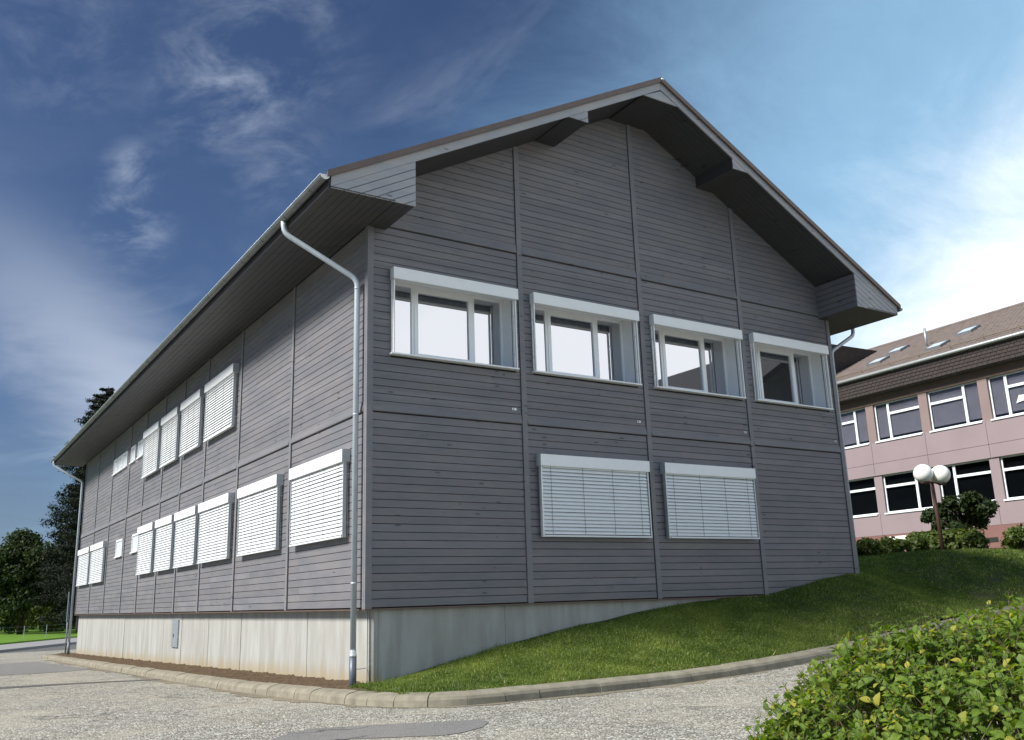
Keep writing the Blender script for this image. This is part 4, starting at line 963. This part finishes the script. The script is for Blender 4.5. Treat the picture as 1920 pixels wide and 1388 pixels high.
# ------------------------------------------------------------------ foreground shrub
RH = Vector((RT0.x, RT0.y, 0)); FH = Vector((math.sin(yaw), math.cos(yaw), 0))
def sp_at(r, d, z): return Vector((CAM.x, CAM.y, 0)) + RH*r + FH*d + Vector((0, 0, z))
SC, SR, SDp, STOP = 2.66, 1.52, 1.75, -.205; SD0 = 5.0
SH = empty('leafy_shrub', sp_at(SC, SD0, -1.25), 'bright green leafy shrub with pointed leaves at the roadside', 'shrub')
def lv(scale=1.0):
    # leaf in local coords: length along +y from 0 to 1, width along x, folded along the midrib
    ys = [0, .12, .3, .52, .75, .92, 1.0]; wd = [.02, .2, .31, .33, .22, .08, .0]; P, UV = [], []
    for y, w in zip(ys, wd):
        zc = -.22*y*y+.06*y
        for sx in (-1, 0, 1): P.append((sx*w, y, zc+abs(sx)*w*.32 + (.012*math.sin(y*40) if sx else 0))); UV.append((sx*w*1.0, y))
    Fc = [(i*3+j, i*3+j+1, (i+1)*3+j+1, (i+1)*3+j) for i in range(6) for j in (0, 1)]
    return np.array(P), np.array(UV), Fc
LP, LUV, LF = lv()
def leafobj_mesh():
    me = bpy.data.meshes.new('leaf'); me.from_pydata([tuple(p) for p in LP], [], LF); me.materials.append(LEAFM)
    uvl = me.uv_layers.new(name='UVMap'); 
    for l in me.loops: uvl.data[l.index].uv = tuple(LUV[l.vertex_index])
    a = me.attributes.new('rnd', 'FLOAT', 'POINT'); a.data.foreach_set('value', np.zeros(len(LP), np.float32))
    me.polygons.foreach_set('use_smooth', [True]*len(me.polygons)); return me
LM = leafobj_mesh()
NL = 34000; leaves = []; srnd = random.Random(5)
twigs = MB()
while len(leaves) < NL:
    # one twig: a spot on the mound, an outward direction and a few opposite leaf pairs
    th = srnd.uniform(0, 2*math.pi); q = math.sqrt(srnd.random())*1.02
    r, d = SC+SR*q*math.cos(th), SD0+SDp*q*math.sin(th)
    hz_ = math.sqrt(max(0, 1-min(q, 1)**2)); lump = .07*math.sin(r*5.3+d*2.2)*math.sin(d*4.7-r*2.0)+.04*math.sin(r*11+d*7)
    z = STOP-1.05*(1-hz_)+lump-srnd.random()**2*.34
    z = max(z, -1.15)
    nrm = (RH*(math.cos(th)*q*.75) + FH*(math.sin(th)*q*.75) + Vector((0, 0, .55+.5*hz_))).normalized()
    ax = (nrm + Vector((srnd.gauss(0, .4), srnd.gauss(0, .4), srnd.gauss(0, .3)))).normalized()
    p0 = sp_at(r, d, z); Lt = srnd.uniform(.08, .20); side = ax.cross(Vector((srnd.gauss(0, 1), srnd.gauss(0, 1), srnd.gauss(0, 1)))).normalized()
    if q > .93 and srnd.random() < .4: continue
    twigs.tube([p0-ax*.12, p0+ax*Lt], [.003, .0015], 4, False)
    for k in range(3):
        base = p0+ax*(Lt*(k+.4)/3); sd = side if k % 2 == 0 else ax.cross(side)
        for sg_ in (-1, 1):
            dirv = (sd*sg_ + ax*(.35+.25*k) + Vector((srnd.gauss(0, .2), srnd.gauss(0, .2), srnd.gauss(0, .2)-.15))).normalized()
            up_ = (ax+Vector((0, 0, .6))+Vector((srnd.gauss(0, .3), srnd.gauss(0, .3), 0))).normalized(); xx = dirv.cross(up_).normalized(); zz2 = xx.cross(dirv)
            sz = srnd.triangular(.022, .078, .038)*(1.0 if k else 1.15)*(.8 if k == 2 else 1)
            leaves.append((base, xx, dirv, zz2, sz, srnd.random()*.87 if srnd.random() > .05 else .95))
def score(l):
    v = l[0]-CAM; dz = v.dot(FW); px = 960+1711*v.dot(RT)/dz; py = 694-1711*v.dot(UP)/dz
    vis = -200 < px < 1925 and py < 1392
    return (l[4]/dz*(1 if vis else 0)) * (1.0 if l[0].z > STOP-1.05 else .2) * (1.3 if (l[0]-sp_at(SC, SD0, -.8)).length > .95 else .5)
leaves.sort(key=score, reverse=True)
for b0, xx, dv, z2, sz, rv in leaves[:300]:
    o = bpy.data.objects.new('leaf', LM); col.objects.link(o); o.parent = SH
    Mx = Matrix(((xx.x, dv.x, z2.x, b0.x-wl(SH).x), (xx.y, dv.y, z2.y, b0.y-wl(SH).y), (xx.z, dv.z, z2.z, b0.z-wl(SH).z), (0, 0, 0, 1))) @ Matrix.Scale(sz, 4)
    o.matrix_local = Mx
rest = leaves[300:]; nL = len(rest)
Bp = np.array([tuple(l[0]) for l in rest]); X3 = np.array([tuple(l[1]) for l in rest]); Y3 = np.array([tuple(l[2]) for l in rest]); Z3 = np.array([tuple(l[3]) for l in rest]); S3 = np.array([l[4] for l in rest])
V = Bp[:, None] + S3[:, None, None]*(LP[None, :, 0:1]*X3[:, None] + LP[None, :, 1:2]*Y3[:, None] + LP[None, :, 2:3]*Z3[:, None])
Fq = (np.array(LF)[None] + (np.arange(nL)*len(LP))[:, None, None]).reshape(-1, 4)
me = npmesh('foliage', V.reshape(-1, 3), Fq, LEAFM, np.repeat([l[5] for l in rest], len(LP)))
uvl = me.uv_layers.new(name='UVMap'); uvl.data.foreach_set('uv', np.tile(LUV, (nL, 1))[Fq.ravel()].astype(np.float32).ravel())
me.polygons.foreach_set('use_smooth', [True]*len(me.polygons))
o = bpy.data.objects.new('foliage', me); link(o, SH); tag(o, kind='stuff')
for k in range(26):
    th = srnd.uniform(0, 2*math.pi); q = srnd.uniform(.1, .85); r, d = SC+SR*q*math.cos(th), SD0+SDp*q*math.sin(th)
    twigs.tube([sp_at(SC+SR*.25*math.cos(th), SD0+SDp*.25*math.sin(th), -1.3), sp_at(r*.6+SC*.4, d*.6+SD0*.4, -.8), sp_at(r, d, STOP-1.05*(1-math.sqrt(1-q*q))-.08)], [.012, .008, .004], 5, False)
twigs.build('twigs', TWIG, SH, kind='stuff')
